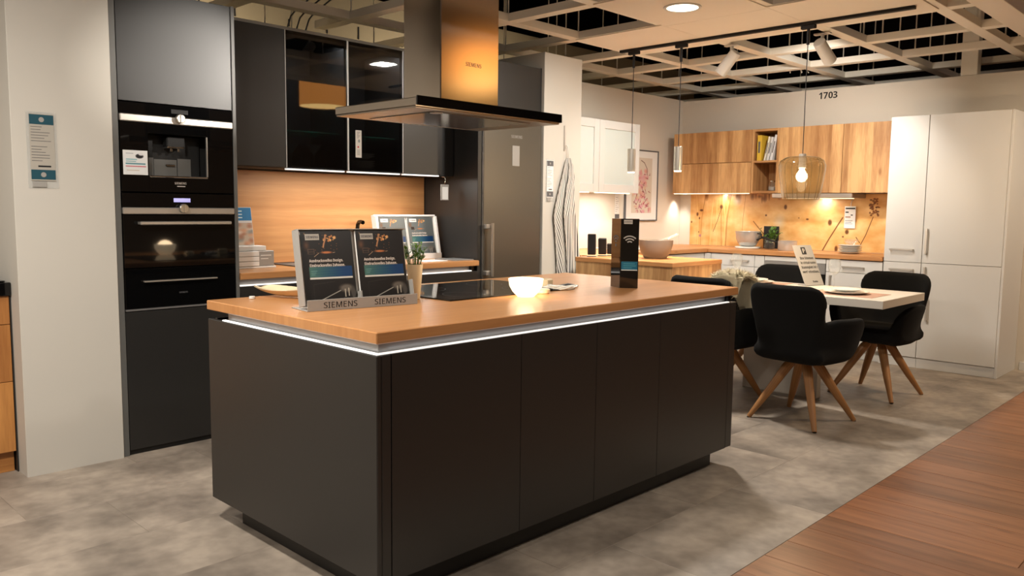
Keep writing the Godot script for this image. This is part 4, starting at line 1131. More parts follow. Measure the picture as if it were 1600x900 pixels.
func build_oak_wall() -> void:
	var XO := 7.43
	var yb := 1.472; var yt := 2.092
	var S := Vector2(0.55, 0.8)
	# two lift-up fronts
	var t := thing("wall_cabinet", "oak wall cabinet with two stacked fronts in the corner beside the pink picture", "cabinet", V(7.6, yb, -4.36))
	part("body", bx(V(XO + 0.022, yb, -4.822), V(7.777, yt, -3.926), 0.001, 1, S), M.oak2, t)
	part("upper_front", bx(V(XO, 1.779, -4.822), V(XO + 0.02, yt, -3.928), 0.001, 1, S, Vector2(0.1, 0.15)), M.oak2, t)
	part("lower_front", bx(V(XO, yb, -4.822), V(XO + 0.02, 1.774, -3.928), 0.001, 1, S, Vector2(0.55, 0.63)), M.oak2, t)
	part("led_lit_strip", bx(V(XO + 0.004, yb - 0.006, -4.81), V(XO + 0.03, yb - 0.0005, -3.95), 0.001), M.led_warm, t)
	area(V(XO + 0.06, yb - 0.01, -4.38), V(XO + 0.08, 0, -4.38), Vector2(0.8, 0.03), 0.42, NEUTRAL, t)
	spot_light(V(7.655, yb - 0.012, -4.868), V(7.655, 0.9, -4.94), 0.22, NEUTRAL, 42, 0.02, t, 0.9)
	part("lamp_lens", bx(V(7.63, yb - 0.005, -4.8215), V(7.68, yb - 0.0005, -4.80), 0.001), M.led_warm, t)
	# open niche
	var n := thing("open_shelf", "oak open shelf with two compartments holding books and a jar", "shelf", V(7.6, yb, -3.79))
	part("side_panel", bx(V(XO, yb, -3.924), V(7.777, yt, -3.904), 0.001, 1, S), M.oak2, n)
	part("side_panel", bx(V(XO, yb, -3.668), V(7.777, yt, -3.646), 0.001, 1, S, Vector2(0.2, 0.4)), M.oak2, n)
	part("top_panel", bx(V(XO, yt - 0.022, -3.9035), V(7.777, yt, -3.6685), 0.001, 2, S), M.oak2, n)
	part("middle_panel", bx(V(XO, 1.768, -3.9035), V(7.777, 1.788, -3.6685), 0.001, 2, S), M.oak2, n)
	part("bottom_panel", bx(V(XO, yb, -3.9035), V(7.777, yb + 0.022, -3.6685), 0.001, 2, S), M.oak2, n)
	part("back_panel", bx(V(7.76, yb + 0.0225, -3.9035), V(7.777, yt - 0.0225, -3.6685), 0.001, 1, S), M.oak2, n)
	# two plain units
	var ws := [[-3.644, -3.033, "oak wall cabinet behind the amber glass pendant lamp"], [-3.031, -2.545, "oak wall cabinet next to the tall white cabinets"]]
	for k in 2:
		var c := thing("wall_cabinet", ws[k][2], "cabinet", V(7.6, yb, (ws[k][0] + ws[k][1]) / 2))
		part("body", bx(V(XO + 0.022, yb + 0.01, ws[k][0] + 0.001), V(7.777, yt, ws[k][1] - 0.001), 0.001, 1, S), M.oak2, c)
		part("door", bx(V(XO, yb, ws[k][0] + 0.001), V(XO + 0.02, yt, ws[k][1] - 0.001), 0.001, 1, S, Vector2(0.3 + k * 0.4, 0.21 + k * 0.37)), M.oak2, c)
	var eh := thing("extractor", "slim silver extractor under the oak wall cabinets behind the pendant lamp", "extractor", V(7.6, 1.42, -3.3))
	part("body", bx(V(7.45, 1.425, -3.70), V(7.76, 1.4705, -2.93), 0.003), M.alu, eh)
	part("front_strip", bx(V(7.435, 1.43, -3.70), V(7.449, 1.468, -2.93), 0.002), M.steel, eh)
	area(V(7.6, 1.422, -3.3), V(7.62, 0, -3.3), Vector2(0.6, 0.05), 0.40, NEUTRAL, eh)
	part("lamp_lens", bx(V(7.58, 1.4215, -3.62), V(7.62, 1.4248, -2.98), 0.0005), M.led_warm, eh)
	# printed backsplash with dried flowers
	var W := 1024; var H := 256
	var im := blank(W, H, Color(0.86, 0.68, 0.44))
	var f := FastNoiseLite.new(); f.seed = 4; f.frequency = 0.008; f.fractal_octaves = 4
	for y in H:
		for x in W:
			var v := f.get_noise_2d(x, y * 1.4) * 0.5 + f.get_noise_2d(x * 3.0, y * 0.35 + 900) * 0.35 * clampf(1.0 - x / 420.0, 0.0, 1.0)
			im.set_pixel(x, y, Color(0.86 + v * 0.18, 0.68 + v * 0.28, 0.43 + v * 0.34))
	var r := RandomNumberGenerator.new(); r.seed = 5
	var brown := Color(0.34, 0.19, 0.07)
	for k in 9:
		var x0 := r.randf_range(5, 330)
		stroke(im, [Vector2(x0, 255), Vector2(x0 + r.randf_range(-8, 8), 120), Vector2(x0 + r.randf_range(-22, 22), 0)], r.randf_range(1.2, 3.0), Color(0.64, 0.45, 0.22) if k % 2 else Color(0.90, 0.76, 0.50))
	for k in 14: blob(im, Vector2(r.randf_range(0, 520), r.randf_range(0, 22)), Vector2(r.randf_range(5, 15), r.randf_range(10, 38)), Color(0.48, 0.30, 0.12), 0.8, 0.85)
	for p in [[40, 100, 7, 12], [62, 80, 12, 7], [52, 120, 5, 7], [8, 140, 5, 7], [170, 62, 10, 13], [50, 190, 4, 4], [402, 100, 6, 6], [495, 60, 9, 14], [600, 115, 8, 5], [560, 110, 4, 3], [702, 128, 11, 17], [778, 168, 10, 13], [735, 245, 9, 17], [762, 190, 5, 5]]:
		blob(im, Vector2(p[0], p[1]), Vector2(p[2], p[3]), brown, 0.5, 0.9)
	for k in 40: blob(im, Vector2(888, 58) + Vector2(r.randf_range(-20, 20), r.randf_range(-40, 36)), Vector2(r.randf_range(4, 9), r.randf_range(3, 7)), Color(0.33, 0.17, 0.05).lerp(Color(0.52, 0.30, 0.10), r.randf()), 0.6)
	stroke(im, [Vector2(170, 70), Vector2(152, 130), Vector2(130, 185)], 1.6, brown)
	stroke(im, [Vector2(675, 255), Vector2(700, 205), Vector2(742, 130), Vector2(757, 105)], 3.4, Color(0.42, 0.25, 0.10))
	stroke(im, [Vector2(340, 130), Vector2(362, 155), Vector2(400, 195)], 3.0, Color(0.50, 0.32, 0.14))
	stroke(im, [Vector2(835, 230), Vector2(858, 180), Vector2(885, 100)], 2.0, brown)
	stroke(im, [Vector2(835, 215), Vector2(818, 190)], 2.0, brown)
	stroke(im, [Vector2(945, 255), Vector2(972, 175), Vector2(980, 110), Vector2(985, 50)], 3.4, Color(0.38, 0.22, 0.09))
	stroke(im, [Vector2(972, 165), Vector2(1010, 120), Vector2(1023, 90)], 2.6, Color(0.38, 0.22, 0.09))
	stroke(im, [Vector2(984, 75), Vector2(972, 42)], 2.0, brown)
	for p in [[255, 35, 30, 26], [640, 25, 62, 36], [470, 130, 36, 44], [1000, 160, 24, 40]]: blob(im, Vector2(p[0], p[1]), Vector2(p[2], p[3]), Color(0.80, 0.76, 0.68), 1.0, 0.7)
	for k in 6: blob(im, Vector2(54 + r.randf_range(-9, 9), 208 + r.randf_range(-5, 5)), Vector2(6, 4), Color(0.68, 0.48, 0.54), 0.6)
	var bs := thing("printed_backsplash", "golden backsplash panel printed with dried flowers and stems behind the oak worktop", "panel", V(7.77, 0.922, -3.68))
	part("panel", bx(V(7.768, 0.9215, -4.808), V(7.7785, 1.4705, -2.548), 0.0005), M.white, bs)
	part("print", face(V(7.7675, 0.923, -4.806), V(7.7675, 0.923, -2.55), V(7.7675, 1.469, -2.55), V(7.7675, 1.469, -4.806)), mat(Color.WHITE, 0.35, 0, tex_of(im)), bs)
	# price card hanging on it
	var pk := thing("price_card", "white price card hanging in front of the printed flower backsplash", "sign", V(7.75, 1.14, -3.06))
	part("card", bx(V(7.752, 1.145, -3.115), V(7.7535, 1.352, -3.012), 0.0003), M.paper, pk)
	part("hook", MB.new().tube([V(7.755, 1.352, -3.06), V(7.752, 1.38, -3.058), V(7.757, 1.40, -3.055), V(7.766, 1.42, -3.04)], 0.003, 6), M.steel, pk)
	for q in [[1.325, 0.014, 0.09, M.ink], [1.29, 0.012, 0.03, M.ink], [1.265, 0.010, 0.02, M.ink], [1.245, 0.012, 0.05, M.placemat], [1.215, 0.004, 0.07, M.ink_grey], [1.20, 0.004, 0.06, M.ink_grey], [1.185, 0.004, 0.07, M.ink_grey]]:
		part("print_line", bx(V(7.7514, q[0], -3.107 + (0.05 if q[0] == 1.265 else 0.0)), V(7.7519, q[0] + q[1], -3.107 + q[2] + (0.05 if q[0] == 1.265 else 0.0)), 0.0001), q[3], pk)
	# books and jar
	var bk := [[-3.885, 0.045, 0.245, 0.0, Color(0.82, 0.68, 0.22), "thick yellow book standing upright at the left of the open oak shelf"], [-3.815, 0.018, 0.235, 0.20, Color(0.86, 0.84, 0.78), "thin cream book leaning in the middle of the open oak shelf"], [-3.785, 0.022, 0.23, 0.20, Color(0.80, 0.80, 0.80), "pale grey book leaning against the cream one in the open oak shelf"], [-3.752, 0.024, 0.25, 0.20, Color(0.86, 0.86, 0.87), "white book leaning at the right of the open oak shelf"]]
	for b in bk:
		var o := thing("book", b[5], "book", V(7.455, 1.7895, b[0]), 0.0, "books in the open oak shelf")
		o.rotation.x = b[3]
		local_part("cover", bx(V(0, 0, 0), V(0.17, b[2], b[1]), 0.002), mat(b[4], 0.5), o)
		local_part("pages", bx(V(0.004, 0.003, 0.003), V(0.1705, b[2] - 0.003, b[1] - 0.003), 0.0005), M.paper, o)
		local_part("spine_print", bx(V(-0.0006, b[2] * 0.3, b[1] * 0.25), V(-0.0001, b[2] * 0.75, b[1] * 0.7), 0.0001), M.ink_grey, o)
	var j := thing("jar", "small glass jar in the lower compartment of the open oak shelf", "jar", V(7.50, yb + 0.0225, -3.73))
	local_part("body", MB.new().lathe([Vector2(0, 0.001), Vector2(0.038, 0.001), Vector2(0.042, 0.006), Vector2(0.042, 0.05), Vector2(0.026, 0.066), Vector2(0.026, 0.085), Vector2(0.024, 0.085)], 20), M.glass, j)
	local_part("filling", MB.new().cyl(V(0, 0.004, 0), 0.038, 0.035, 16), M.taupe, j)
	local_part("lid", MB.new().cyl(V(0, 0.0855, 0), 0.029, 0.016, 18, 0.003), M.chrome, j)

# ---------------------------------------------------------------- dining
func rbox(p: Vector3, h: Vector3, r: float) -> float:
	var q := p.abs() - h + Vector3(r, r, r)
	return Vector3(maxf(q.x, 0), maxf(q.y, 0), maxf(q.z, 0)).length() + minf(maxf(q.x, maxf(q.y, q.z)), 0.0) - r

func rrect(p: Vector2, h: Vector2, r: float) -> float:
	var q := p.abs() - h + Vector2(r, r)
	return Vector2(maxf(q.x, 0), maxf(q.y, 0)).length() + minf(maxf(q.x, q.y), 0.0) - r

func plate_of(d2: float, dt: float, half: float) -> float:
	# a slab of half-thickness half whose outline has distance d2, with rounded rim
	var r := half
	var a := d2 + r
	return Vector2(maxf(a, 0.0), absf(dt)).length() - r if a > 0.0 else absf(dt) - half

func smin(a: float, b: float, k: float) -> float:
	var h := maxf(k - absf(a - b), 0.0) / k
	return minf(a, b) - h * h * k * 0.25

# the upholstered shell, facing +x, seat height 0.47
func chair_shell(p: Vector3) -> float:
	var az := absf(p.z)
	var seat := rbox(p - V(0.02, 0.440, 0), V(0.24, 0.042, 0.222 - 0.02 * clampf(p.x * 4.0, -1, 1)), 0.042)
	var pan := rbox(p - V(-0.02, 0.428, 0), V(0.20, 0.036, 0.20), 0.038)
	# back: leans backwards and wraps forwards at its sides
	var bx0 := -0.215 - 0.20 * (p.y - 0.45) + 1.1 * az * az
	var back := plate_of(rrect(Vector2(az, p.y - 0.645), Vector2(0.18 + 0.072 * smoothstep(0.38, 0.78, p.y), 0.222), 0.085), (p.x - bx0) * 0.93, 0.032)
	# arms: round lobes that flare outwards
	var zc := 0.222 + 0.30 * (p.y - 0.45) - 1.3 * (p.x - 0.07) * (p.x - 0.07)
	var arm := plate_of(rrect(Vector2(p.x - 0.015, p.y - 0.533), Vector2(0.215, 0.135), 0.133), (az - zc) * 0.95, 0.034)
	return smin(smin(smin(seat, pan, 0.03), back, 0.05), arm, 0.06)

func chair_cushion(p: Vector3) -> float:
	return rbox(p - V(0.03, 0.482, 0), V(0.22, 0.022, 0.20), 0.027)

func make_chair(label: String, at: Vector3, turn: float) -> Node3D:
	var t := thing("dining_chair", label, "chair", at, turn)
	local_part("shell", MB.new().field(chair_shell, V(-0.40, 0.32, -0.38), V(0.30, 0.90, 0.38), 0.017), M.cloth, t)
	local_part("seat_cushion", MB.new().field(chair_cushion, V(-0.22, 0.44, -0.23), V(0.28, 0.53, 0.23), 0.014), M.cloth, t)
	local_part("swivel_plate", MB.new().cyl(V(0, 0.372, 0), 0.085, 0.02, 24, 0.003), M.rubber, t)
	for s in [[1, 1], [1, -1], [-1, 1], [-1, -1]]:
		var mb := MB.new()
		mb.tube([V(0.048 * s[0], 0.371, 0.048 * s[1]), V(0.07 * s[0], 0.335, 0.07 * s[1]), V(0.157 * s[0], 0.15, 0.157 * s[1]), V(0.228 * s[0], 0.004, 0.228 * s[1])], [0.029, 0.031, 0.024, 0.014], 12)
		for k in mb.u.size(): mb.u[k] = Vector2(mb.u[k].y * 0.7, mb.u[k].x)
		var lg := local_part("leg", mb, M.leg, t)
		local_part("foot_pad", MB.new().cyl(V(0.2285 * s[0], 0.0, 0.2285 * s[1]), 0.011, 0.0038, 12, 0.0005), M.rubber, lg)
	return t

func build_dining() -> void:
	var t := thing("dining_table", "white dining table with a thick top on a slab leg, joined to the oak peninsula", "table", V(5.52, 0, -2.5))
	part("tabletop", bx(V(5.14, 0.708, -3.218), V(5.905, 0.76, -1.80), 0.002, 2), M.white_table, t)
	part("slab_leg", bx(V(5.485, 0.0, -2.90), V(5.55, 0.7075, -2.335), 0.002), M.white_table, t)
	var c := make_chair("black upholstered armchair on splayed oak legs, back turned to the viewer, nearest of the four", V(4.876, 0, -2.167), -0.12)
	copy_of(c, V(5.975, 0, -2.115), PI - 0.11, "black upholstered armchair on splayed oak legs in front of the tall white cabinets")
	var c0 := copy_of(c, V(4.965, 0, -2.815), -0.06, "black upholstered armchair with a cream fur throw, behind the island's right end")
	copy_of(c, V(6.03, 0, -2.985), PI - 0.05, "black upholstered armchair on the far side of the table, behind the stacked plates")
	fur_throw(c0)
	# table settings
	for k in 2:
		var z: float = [-2.93, -2.14][k]
		var xx: float = [5.66, 5.42][k]
		var at := V(xx, 0.7605, z)
		slab("placemat", V(xx - 0.17, 0.7603, z - 0.23), V(xx + 0.17, 0.7618, z + 0.23), M.placemat, ["dusty pink placemat at the far setting of the white table", "dusty pink placemat at the near setting behind the nearest black chair"][k], "placemat", 2, 0.0004)
		plate(at + V(0, 0.0016, 0), 0.145, ["large white plate lying on the far placemat", "large white plate lying on the near placemat behind the nearest chair"][k], M.ceramic)
		plate(at + V(0.005, 0.0165, -0.005), 0.105, ["smaller white plate stacked on the far large plate", "smaller white plate stacked on the near large plate"][k], M.ceramic)
	wine_glass(V(5.66, 0.7603, -2.325), "empty wine glass on the white table, right of the grey sign")
	wine_glass(V(5.70, 0.7603, -3.10), "empty wine glass at the far end of the table, beside the fur throw")
	# sign leaning in a foot
	var s := thing("table_sign", "grey table sign with a parking symbol and four bold lines of text", "sign", V(5.80, 0.7605, -2.52), -0.28)
	var tilt := Basis(Vector3.RIGHT, -0.45)
	var w := 0.20; var h := 0.32
	var mb := MB.new()
	mb.xf = Transform3D(tilt, V(0, 0.003, 0))
	mb.box(V(-w / 2, 0, -0.004), V(w / 2, h, 0), 0.001)
	local_part("board", mb, M.grey_board, s)
	local_part("foot", bx(V(-w * 0.4, 0.0, -0.09), V(w * 0.4, 0.004, -0.008), 0.001), M.grey_board, s)
	var pl := MB.new()
	pl.xf = mb.xf
	pl.box(V(-0.024, h - 0.075, 0.0002), V(0.024, h - 0.018, 0.0008), 0.0002)
	local_part("parking_symbol", pl, M.ink, s)
	var face_xf := place_of(s) * Transform3D(tilt, V(0, 0.003, 0))
	lettering("P", 0.05, M.grey_paper, s, face_xf * Transform3D(Basis(), V(0, h - 0.047, 0.001)), true)
	var lines := ["Ihre Stimmen", "in virtual name", "Stammplatz ist r", "wert' ottentions."]
	for k in 4:
		lettering(lines[k], 0.028, M.ink, s, face_xf * Transform3D(Basis(), V(0.008, h - 0.105 - 0.036 * k, 0.0004)), true, 0.78)
	lettering("Danke", 0.02, M.ink, s, face_xf * Transform3D(Basis(), V(0.02, 0.03, 0.0004)), true, 0.9)

func plate(at: Vector3, r: float, label: String, m: Material, group := "") -> void:
	solid("plate", MB.new().lathe([Vector2(0, 0), Vector2(r * 0.6, 0), Vector2(r * 0.66, 0.003), Vector2(r * 0.985, 0.014), Vector2(r, 0.0165), Vector2(r * 0.97, 0.017), Vector2(r * 0.68, 0.0075), Vector2(0, 0.0055)], 36, at), m, label, "plate", at, group)

func wine_glass(at: Vector3, label: String) -> void:
	var p := []
	p = [Vector2(0, 0), Vector2(0.036, 0.0008), Vector2(0.036, 0.002), Vector2(0.007, 0.007), Vector2(0.0038, 0.015), Vector2(0.0036, 0.09), Vector2(0.012, 0.10), Vector2(0.034, 0.122), Vector2(0.042, 0.15), Vector2(0.040, 0.18), Vector2(0.032, 0.212), Vector2(0.0308, 0.212), Vector2(0.0388, 0.18), Vector2(0.0408, 0.15), Vector2(0.033, 0.1235), Vector2(0.011, 0.102), Vector2(0, 0.0995)]
	var t := thing("wine_glass", label, "glass", at)
	local_part("bowl", MB.new().lathe(p.slice(6), 28), M.glass, t)
	local_part("stem", MB.new().lathe(p.slice(0, 7), 28), M.glass, t)

func fur_throw(chair: Node3D) -> void:
	# draped over the right shoulder of the chair's back and down to its arm, with a pile of hairs
	var base := V(4.82, 0.66, -2.63)
	var f := FastNoiseLite.new(); f.seed = 3; f.frequency = 6.0
	var path := [V(4.70, 0.74, -2.67), V(4.735, 0.852, -2.65), V(4.78, 0.875, -2.635), V(4.835, 0.85, -2.61), V(4.885, 0.78, -2.585), V(4.915, 0.71, -2.56), V(4.935, 0.64, -2.54)]
	var shape := func(u: float, v: float) -> Vector3:
		var q := u * (path.size() - 1)
		var i := mini(int(q), path.size() - 2)
		var p: Vector3 = path[i].lerp(path[i + 1], q - i)
		var side := V(0.12, 0.0, 0.99)
		return p + side * ((v - 0.45) * 0.19) + V(0.05 * (v - 0.62), 0.03 - 0.10 * (v - 0.5) * (v - 0.5), 0) + V(0, 1, 0) * f.get_noise_2d(u * 0.5, v * 0.5) * 0.012
	var t := thing("fur_throw", "cream long haired fur throw draped over the back of the chair behind the island", "throw", base)
	var mb := MB.new().sheet(shape, 20, 12, 0.018)
	part("hide", mb, M.fur, t)
	var hair := MB.new()
	var r := RandomNumberGenerator.new(); r.seed = 12
	for k in 6000:
		var u := r.randf(); var v := r.randf()
		var p: Vector3 = shape.call(u, v)
		var du: Vector3 = shape.call(minf(u + 0.02, 1), v) - shape.call(maxf(u - 0.02, 0), v)
		var dv: Vector3 = shape.call(u, minf(v + 0.02, 1)) - shape.call(u, maxf(v - 0.02, 0))
		var n := dv.cross(du).normalized()
		if n.y < -0.2 or (absf(n.y) <= 0.2 and n.x < 0): n = -n
		var d := (n + V(r.randf_range(-0.7, 0.7), r.randf_range(-0.9, 0.3), r.randf_range(-0.7, 0.7))).normalized() * r.randf_range(0.018, 0.042)
		var sd := d.cross(V(r.randf(), r.randf(), r.randf())).normalized() * 0.0019
		var o := p + n * 0.008
		hair.tri(o - sd, o + sd, o + d, n, n, n)
	var h := part("hair", hair, M.fur, t)
	h.set_meta("kind", "stuff")

# ---------------------------------------------------------------- lamps over the table, spots
func build_lamps() -> void:
	var X := 5.5
	slab("light_track", V(X - 0.018, 2.572, -4.11), V(X + 0.018, 2.5925, -1.835), M.ink, "black ceiling light track that carries the three pendant lamps", "track", 2, 0.002)
	for k in 2:
		var z: float = [-3.975, -3.53][k]
		var t := thing("pendant_lamp", ["small chrome cylinder pendant hanging in front of the white wall cabinet", "small chrome cylinder pendant hanging in front of the oak wall cabinet's edge"][k], "pendant lamp", V(X, 1.595, z))
		part("adapter", bx(V(X - 0.017, 2.545, z - 0.05), V(X + 0.017, 2.5715, z + 0.05), 0.003), M.ink, t)
		part("cord_grip", MB.new().cyl(V(X, 2.44, z), 0.010, 0.104, 12), M.ink, t)
		part("cord", MB.new().cyl(V(X, 1.792, z), 0.003, 0.648, 8), M.ink, t)
		part("shade", MB.new().lathe([Vector2(0.003, 0.197), Vector2(0.031, 0.197), Vector2(0.033, 0.195), Vector2(0.033, 0.012), Vector2(0.030, 0.012), Vector2(0.030, 0.19)], 28, V(X, 1.595, z)), M.satin, t)
		part("light_lens", MB.new().lathe([Vector2(0.0, 0.0), Vector2(0.027, 0.002), Vector2(0.030, 0.013), Vector2(0, 0.013)], 24, V(X, 1.595, z)), M.led_warm, t)
		spot_light(V(X, 1.588, z), V(X, 0, z), 0.9, WARM, 55, 0.025, t)
	var z := -2.522
	var g := thing("glass_pendant_lamp", "large amber glass pendant lamp with a bright bulb over the white dining table", "pendant lamp", V(X, 1.385, z))
	part("adapter", bx(V(X - 0.017, 2.545, z - 0.05), V(X + 0.017, 2.5715, z + 0.05), 0.003), M.ink, g)
	part("cord_grip", MB.new().cyl(V(X, 2.44, z), 0.010, 0.104, 12), M.ink, g)
	part("cord", MB.new().cyl(V(X, 1.70, z), 0.003, 0.74, 8), M.ink, g)
	part("shade", MB.new().lathe([Vector2(0.012, 0.297), Vector2(0.075, 0.296), Vector2(0.115, 0.288), Vector2(0.145, 0.268), Vector2(0.158, 0.235), Vector2(0.157, 0.20), Vector2(0.146, 0.12), Vector2(0.130, 0.03), Vector2(0.122, 0.0)], 48, V(X, 1.385, z)), M.amber, g)
	for k in 10:
		var a := TAU * k / 10.0
		var pts := []
		for q in [Vector2(0.112, 0.2865), Vector2(0.1425, 0.266), Vector2(0.1555, 0.235), Vector2(0.1545, 0.20), Vector2(0.1435, 0.12), Vector2(0.1275, 0.03), Vector2(0.1195, 0.003)]: pts.append(V(X + q.x * cos(a), 1.385 + q.y, z + q.x * sin(a)))
		part("rib", MB.new().tube(pts, 0.0018, 6), M.amber, g)
	part("socket", MB.new().cyl(V(X, 1.60, z), 0.024, 0.10, 20, 0.004), M.steel, g)
	part("bulb", MB.new().lathe([Vector2(0, 0), Vector2(0.022, 0.006), Vector2(0.036, 0.022), Vector2(0.040, 0.04), Vector2(0.036, 0.058), Vector2(0.022, 0.078), Vector2(0.015, 0.095)], 24, V(X, 1.504, z)), glow(Color(1.0, 0.90, 0.70), 6.0), g)
	omni(V(X, 1.545, z), 0.75, WARM, 0.04, g)
	# white cylinder spots
	spotlight_fitting(V(5.86, 2.592, -3.30), V(5.95, 1.1, -4.6), "white cylinder spotlight on the ceiling grid, between the small and the large pendant", 1.5, 58.0)
	spotlight_fitting(V(5.905, 2.592, -2.60), V(7.2, 1.55, -2.43), "white cylinder spotlight on the ceiling grid, right behind the large pendant's cord", 1.0)
	spot_light(V(6.03, 2.44, -2.60), V(7.5, 1.7, -3.5), 3.4, NEUTRAL, 52, 0.04, get_node("spotlight_003"), 1.0)  # second lamp with no fitting of its own, placed to light the oak wall
	# the drum lamp of the display across the walkway, seen mirrored in the glass cabinet
	var d := thing("drum_lamp", "large tan drum lamp of the display across the walkway, mirrored in the smoked glass", "pendant lamp", V(7.31, 2.86, 2.26))
	part("shade", MB.new().lathe([Vector2(0.36, 0.0), Vector2(0.36, 0.44), Vector2(0.354, 0.44), Vector2(0.354, 0.0), Vector2(0.36, 0.0)], 40, V(7.31, 2.86, 2.26)), glow(Color(1.0, 0.64, 0.29), 4.3), d)
	part("light_diffuser", MB.new().cyl(V(7.31, 2.865, 2.26), 0.352, 0.008, 36, 0.001), glow(Color(1.0, 0.82, 0.52), 9.0), d)
	omni(V(7.31, 3.08, 2.26), 1.5, WARM, 0.05, d)
	part("cord", MB.new().cyl(V(7.31, 3.31, 2.26), 0.006, 0.98, 8), M.ink, d)
	part("stem", MB.new().cyl(V(7.31, 2.874, 2.26), 0.02, 0.436, 10), M.ink, d)

func spotlight_fitting(at: Vector3, to: Vector3, label: String, e: float, cone := 24.0) -> void:
	var t := thing("spotlight", label, "spotlight", at)
	part("adapter", bx(at + V(-0.02, -0.012, -0.06), at + V(0.02, 0.0, 0.06), 0.002), M.white, t)
	part("bracket", MB.new().cyl(at + V(0, -0.06, 0), 0.012, 0.048, 12), M.white, t)
	if at.y > 2.7: part("ceiling_rod", MB.new().cyl(at + V(0, 0.0005, 0), 0.01, 4.299 - at.y, 10), M.white, t)
	var pv := at + V(0, -0.10, 0)
	var d := (to - pv).normalized()
	var b := Basis.looking_at(d)
	var mb := MB.new()
	mb.xf = Transform3D(b * Basis(Vector3.RIGHT, PI / 2), pv - d * 0.055)
	# local y runs backwards along -d after the turn, so the can is built from its mouth at -y
	mb.lathe([Vector2(0.0, 0.0), Vector2(0.038, 0.0), Vector2(0.044, -0.006), Vector2(0.048, -0.20), Vector2(0.043, -0.20), Vector2(0.040, -0.17)], 28)
	part("can", mb, M.white, t)
	var l := MB.new()
	l.xf = mb.xf
	l.lathe([Vector2(0, -0.17), Vector2(0.040, -0.17)], 20)
	part("light_lens", l, M.disc, t)
	spot_light(pv + d * 0.16, to, e, NEUTRAL, cone, 0.035, t, 0.9)

# ---------------------------------------------------------------- brochures
func cover_print(pale: bool) -> ImageTexture:
	var W := 256; var H := 360
	var im := blank(W, H, Color(0.075, 0.055, 0.045) if not pale else Color(0.36, 0.38, 0.38))  # pale cover has washed-out brightness put into its colour
	var r := RandomNumberGenerator.new(); r.seed = 21
	# splash of gold over a pan
	var gold := Color(0.72, 0.44, 0.22)
	for k in 26: blob(im, Vector2(128 + r.randf_range(-16, 44), 34 + r.randf_range(-14, 16)), Vector2(r.randf_range(4, 11), r.randf_range(3, 9)), gold.lerp(Color(0.9, 0.7, 0.45), r.randf()), 0.6, 0.85)
	stroke(im, [Vector2(122, 22), Vector2(120, 44), Vector2(112, 64), Vector2(108, 80)], 5.0, Color(0.66, 0.47, 0.32))
	for k in 24: blob(im, Vector2(r.randf_range(60, 190), r.randf_range(20, 110)), Vector2(1.8, 1.8), gold, 0.5)
	blob(im, Vector2(24, 70), Vector2(22, 34), Color(0.42, 0.27, 0.17), 0.9, 0.8)
	stroke(im, [Vector2(20, 10), Vector2(28, 26)], 4.0, Color(0.45, 0.33, 0.22))
	im.fill_rect(Rect2i(30, 88, 34, 26), Color(0.30, 0.22, 0.17)); im.fill_rect(Rect2i(34, 92, 26, 9), Color(0.1, 0.07, 0.05)); im.fill_rect(Rect2i(34, 104, 26, 8), Color(0.1, 0.07, 0.05))
	blob(im, Vector2(122, 106), Vector2(38, 8), Color(0.70, 0.42, 0.24), 0.6)
	stroke(im, [Vector2(60, 126), Vector2(84, 108)], 2.0, Color(0.6, 0.5, 0.4)); stroke(im, [Vector2(154, 108), Vector2(164, 106)], 2.0, Color(0.6, 0.5, 0.4))
	# teal to blue band with white bottom edge
	for y in range(176, 228):
		for x in range(30, 244):
			var t := (x - 30) / 214.0
			im.set_pixel(x, y, Color(0.25, 0.40, 0.36).lerp(Color(0.02, 0.20, 0.38), clampf(t * 1.2 + 0.1 * sin(y * 0.5 + x * 0.02), 0, 1)))
	im.fill_rect(Rect2i(30, 228, 214, 9), Color(0.78, 0.77, 0.74))
	for k in 3: im.fill_rect(Rect2i(38, 196 + k * 9, 30 - k * 5, 2), Color(0.45, 0.62, 0.60))
	# hob and table at the bottom
	stroke(im, [Vector2(44, 352), Vector2(44, 262), Vector2(150, 250)], 0.9, Color(0.25, 0.24, 0.22))
	stroke(im, [Vector2(66, 344), Vector2(176, 296)], 3.0, Color(0.62, 0.60, 0.56))
	blob(im, Vector2(206, 286), Vector2(46, 26), Color(0.46, 0.43, 0.39), 0.5, 0.8)
	for q in [[196, 290], [214, 286], [236, 292]]: im.fill_rect(Rect2i(q[0], q[1], 6, 40), Color(0.66, 0.62, 0.56))
	blob(im, Vector2(240, 310), Vector2(18, 34), Color(0.28, 0.26, 0.24), 0.5)
	return tex_of(im)

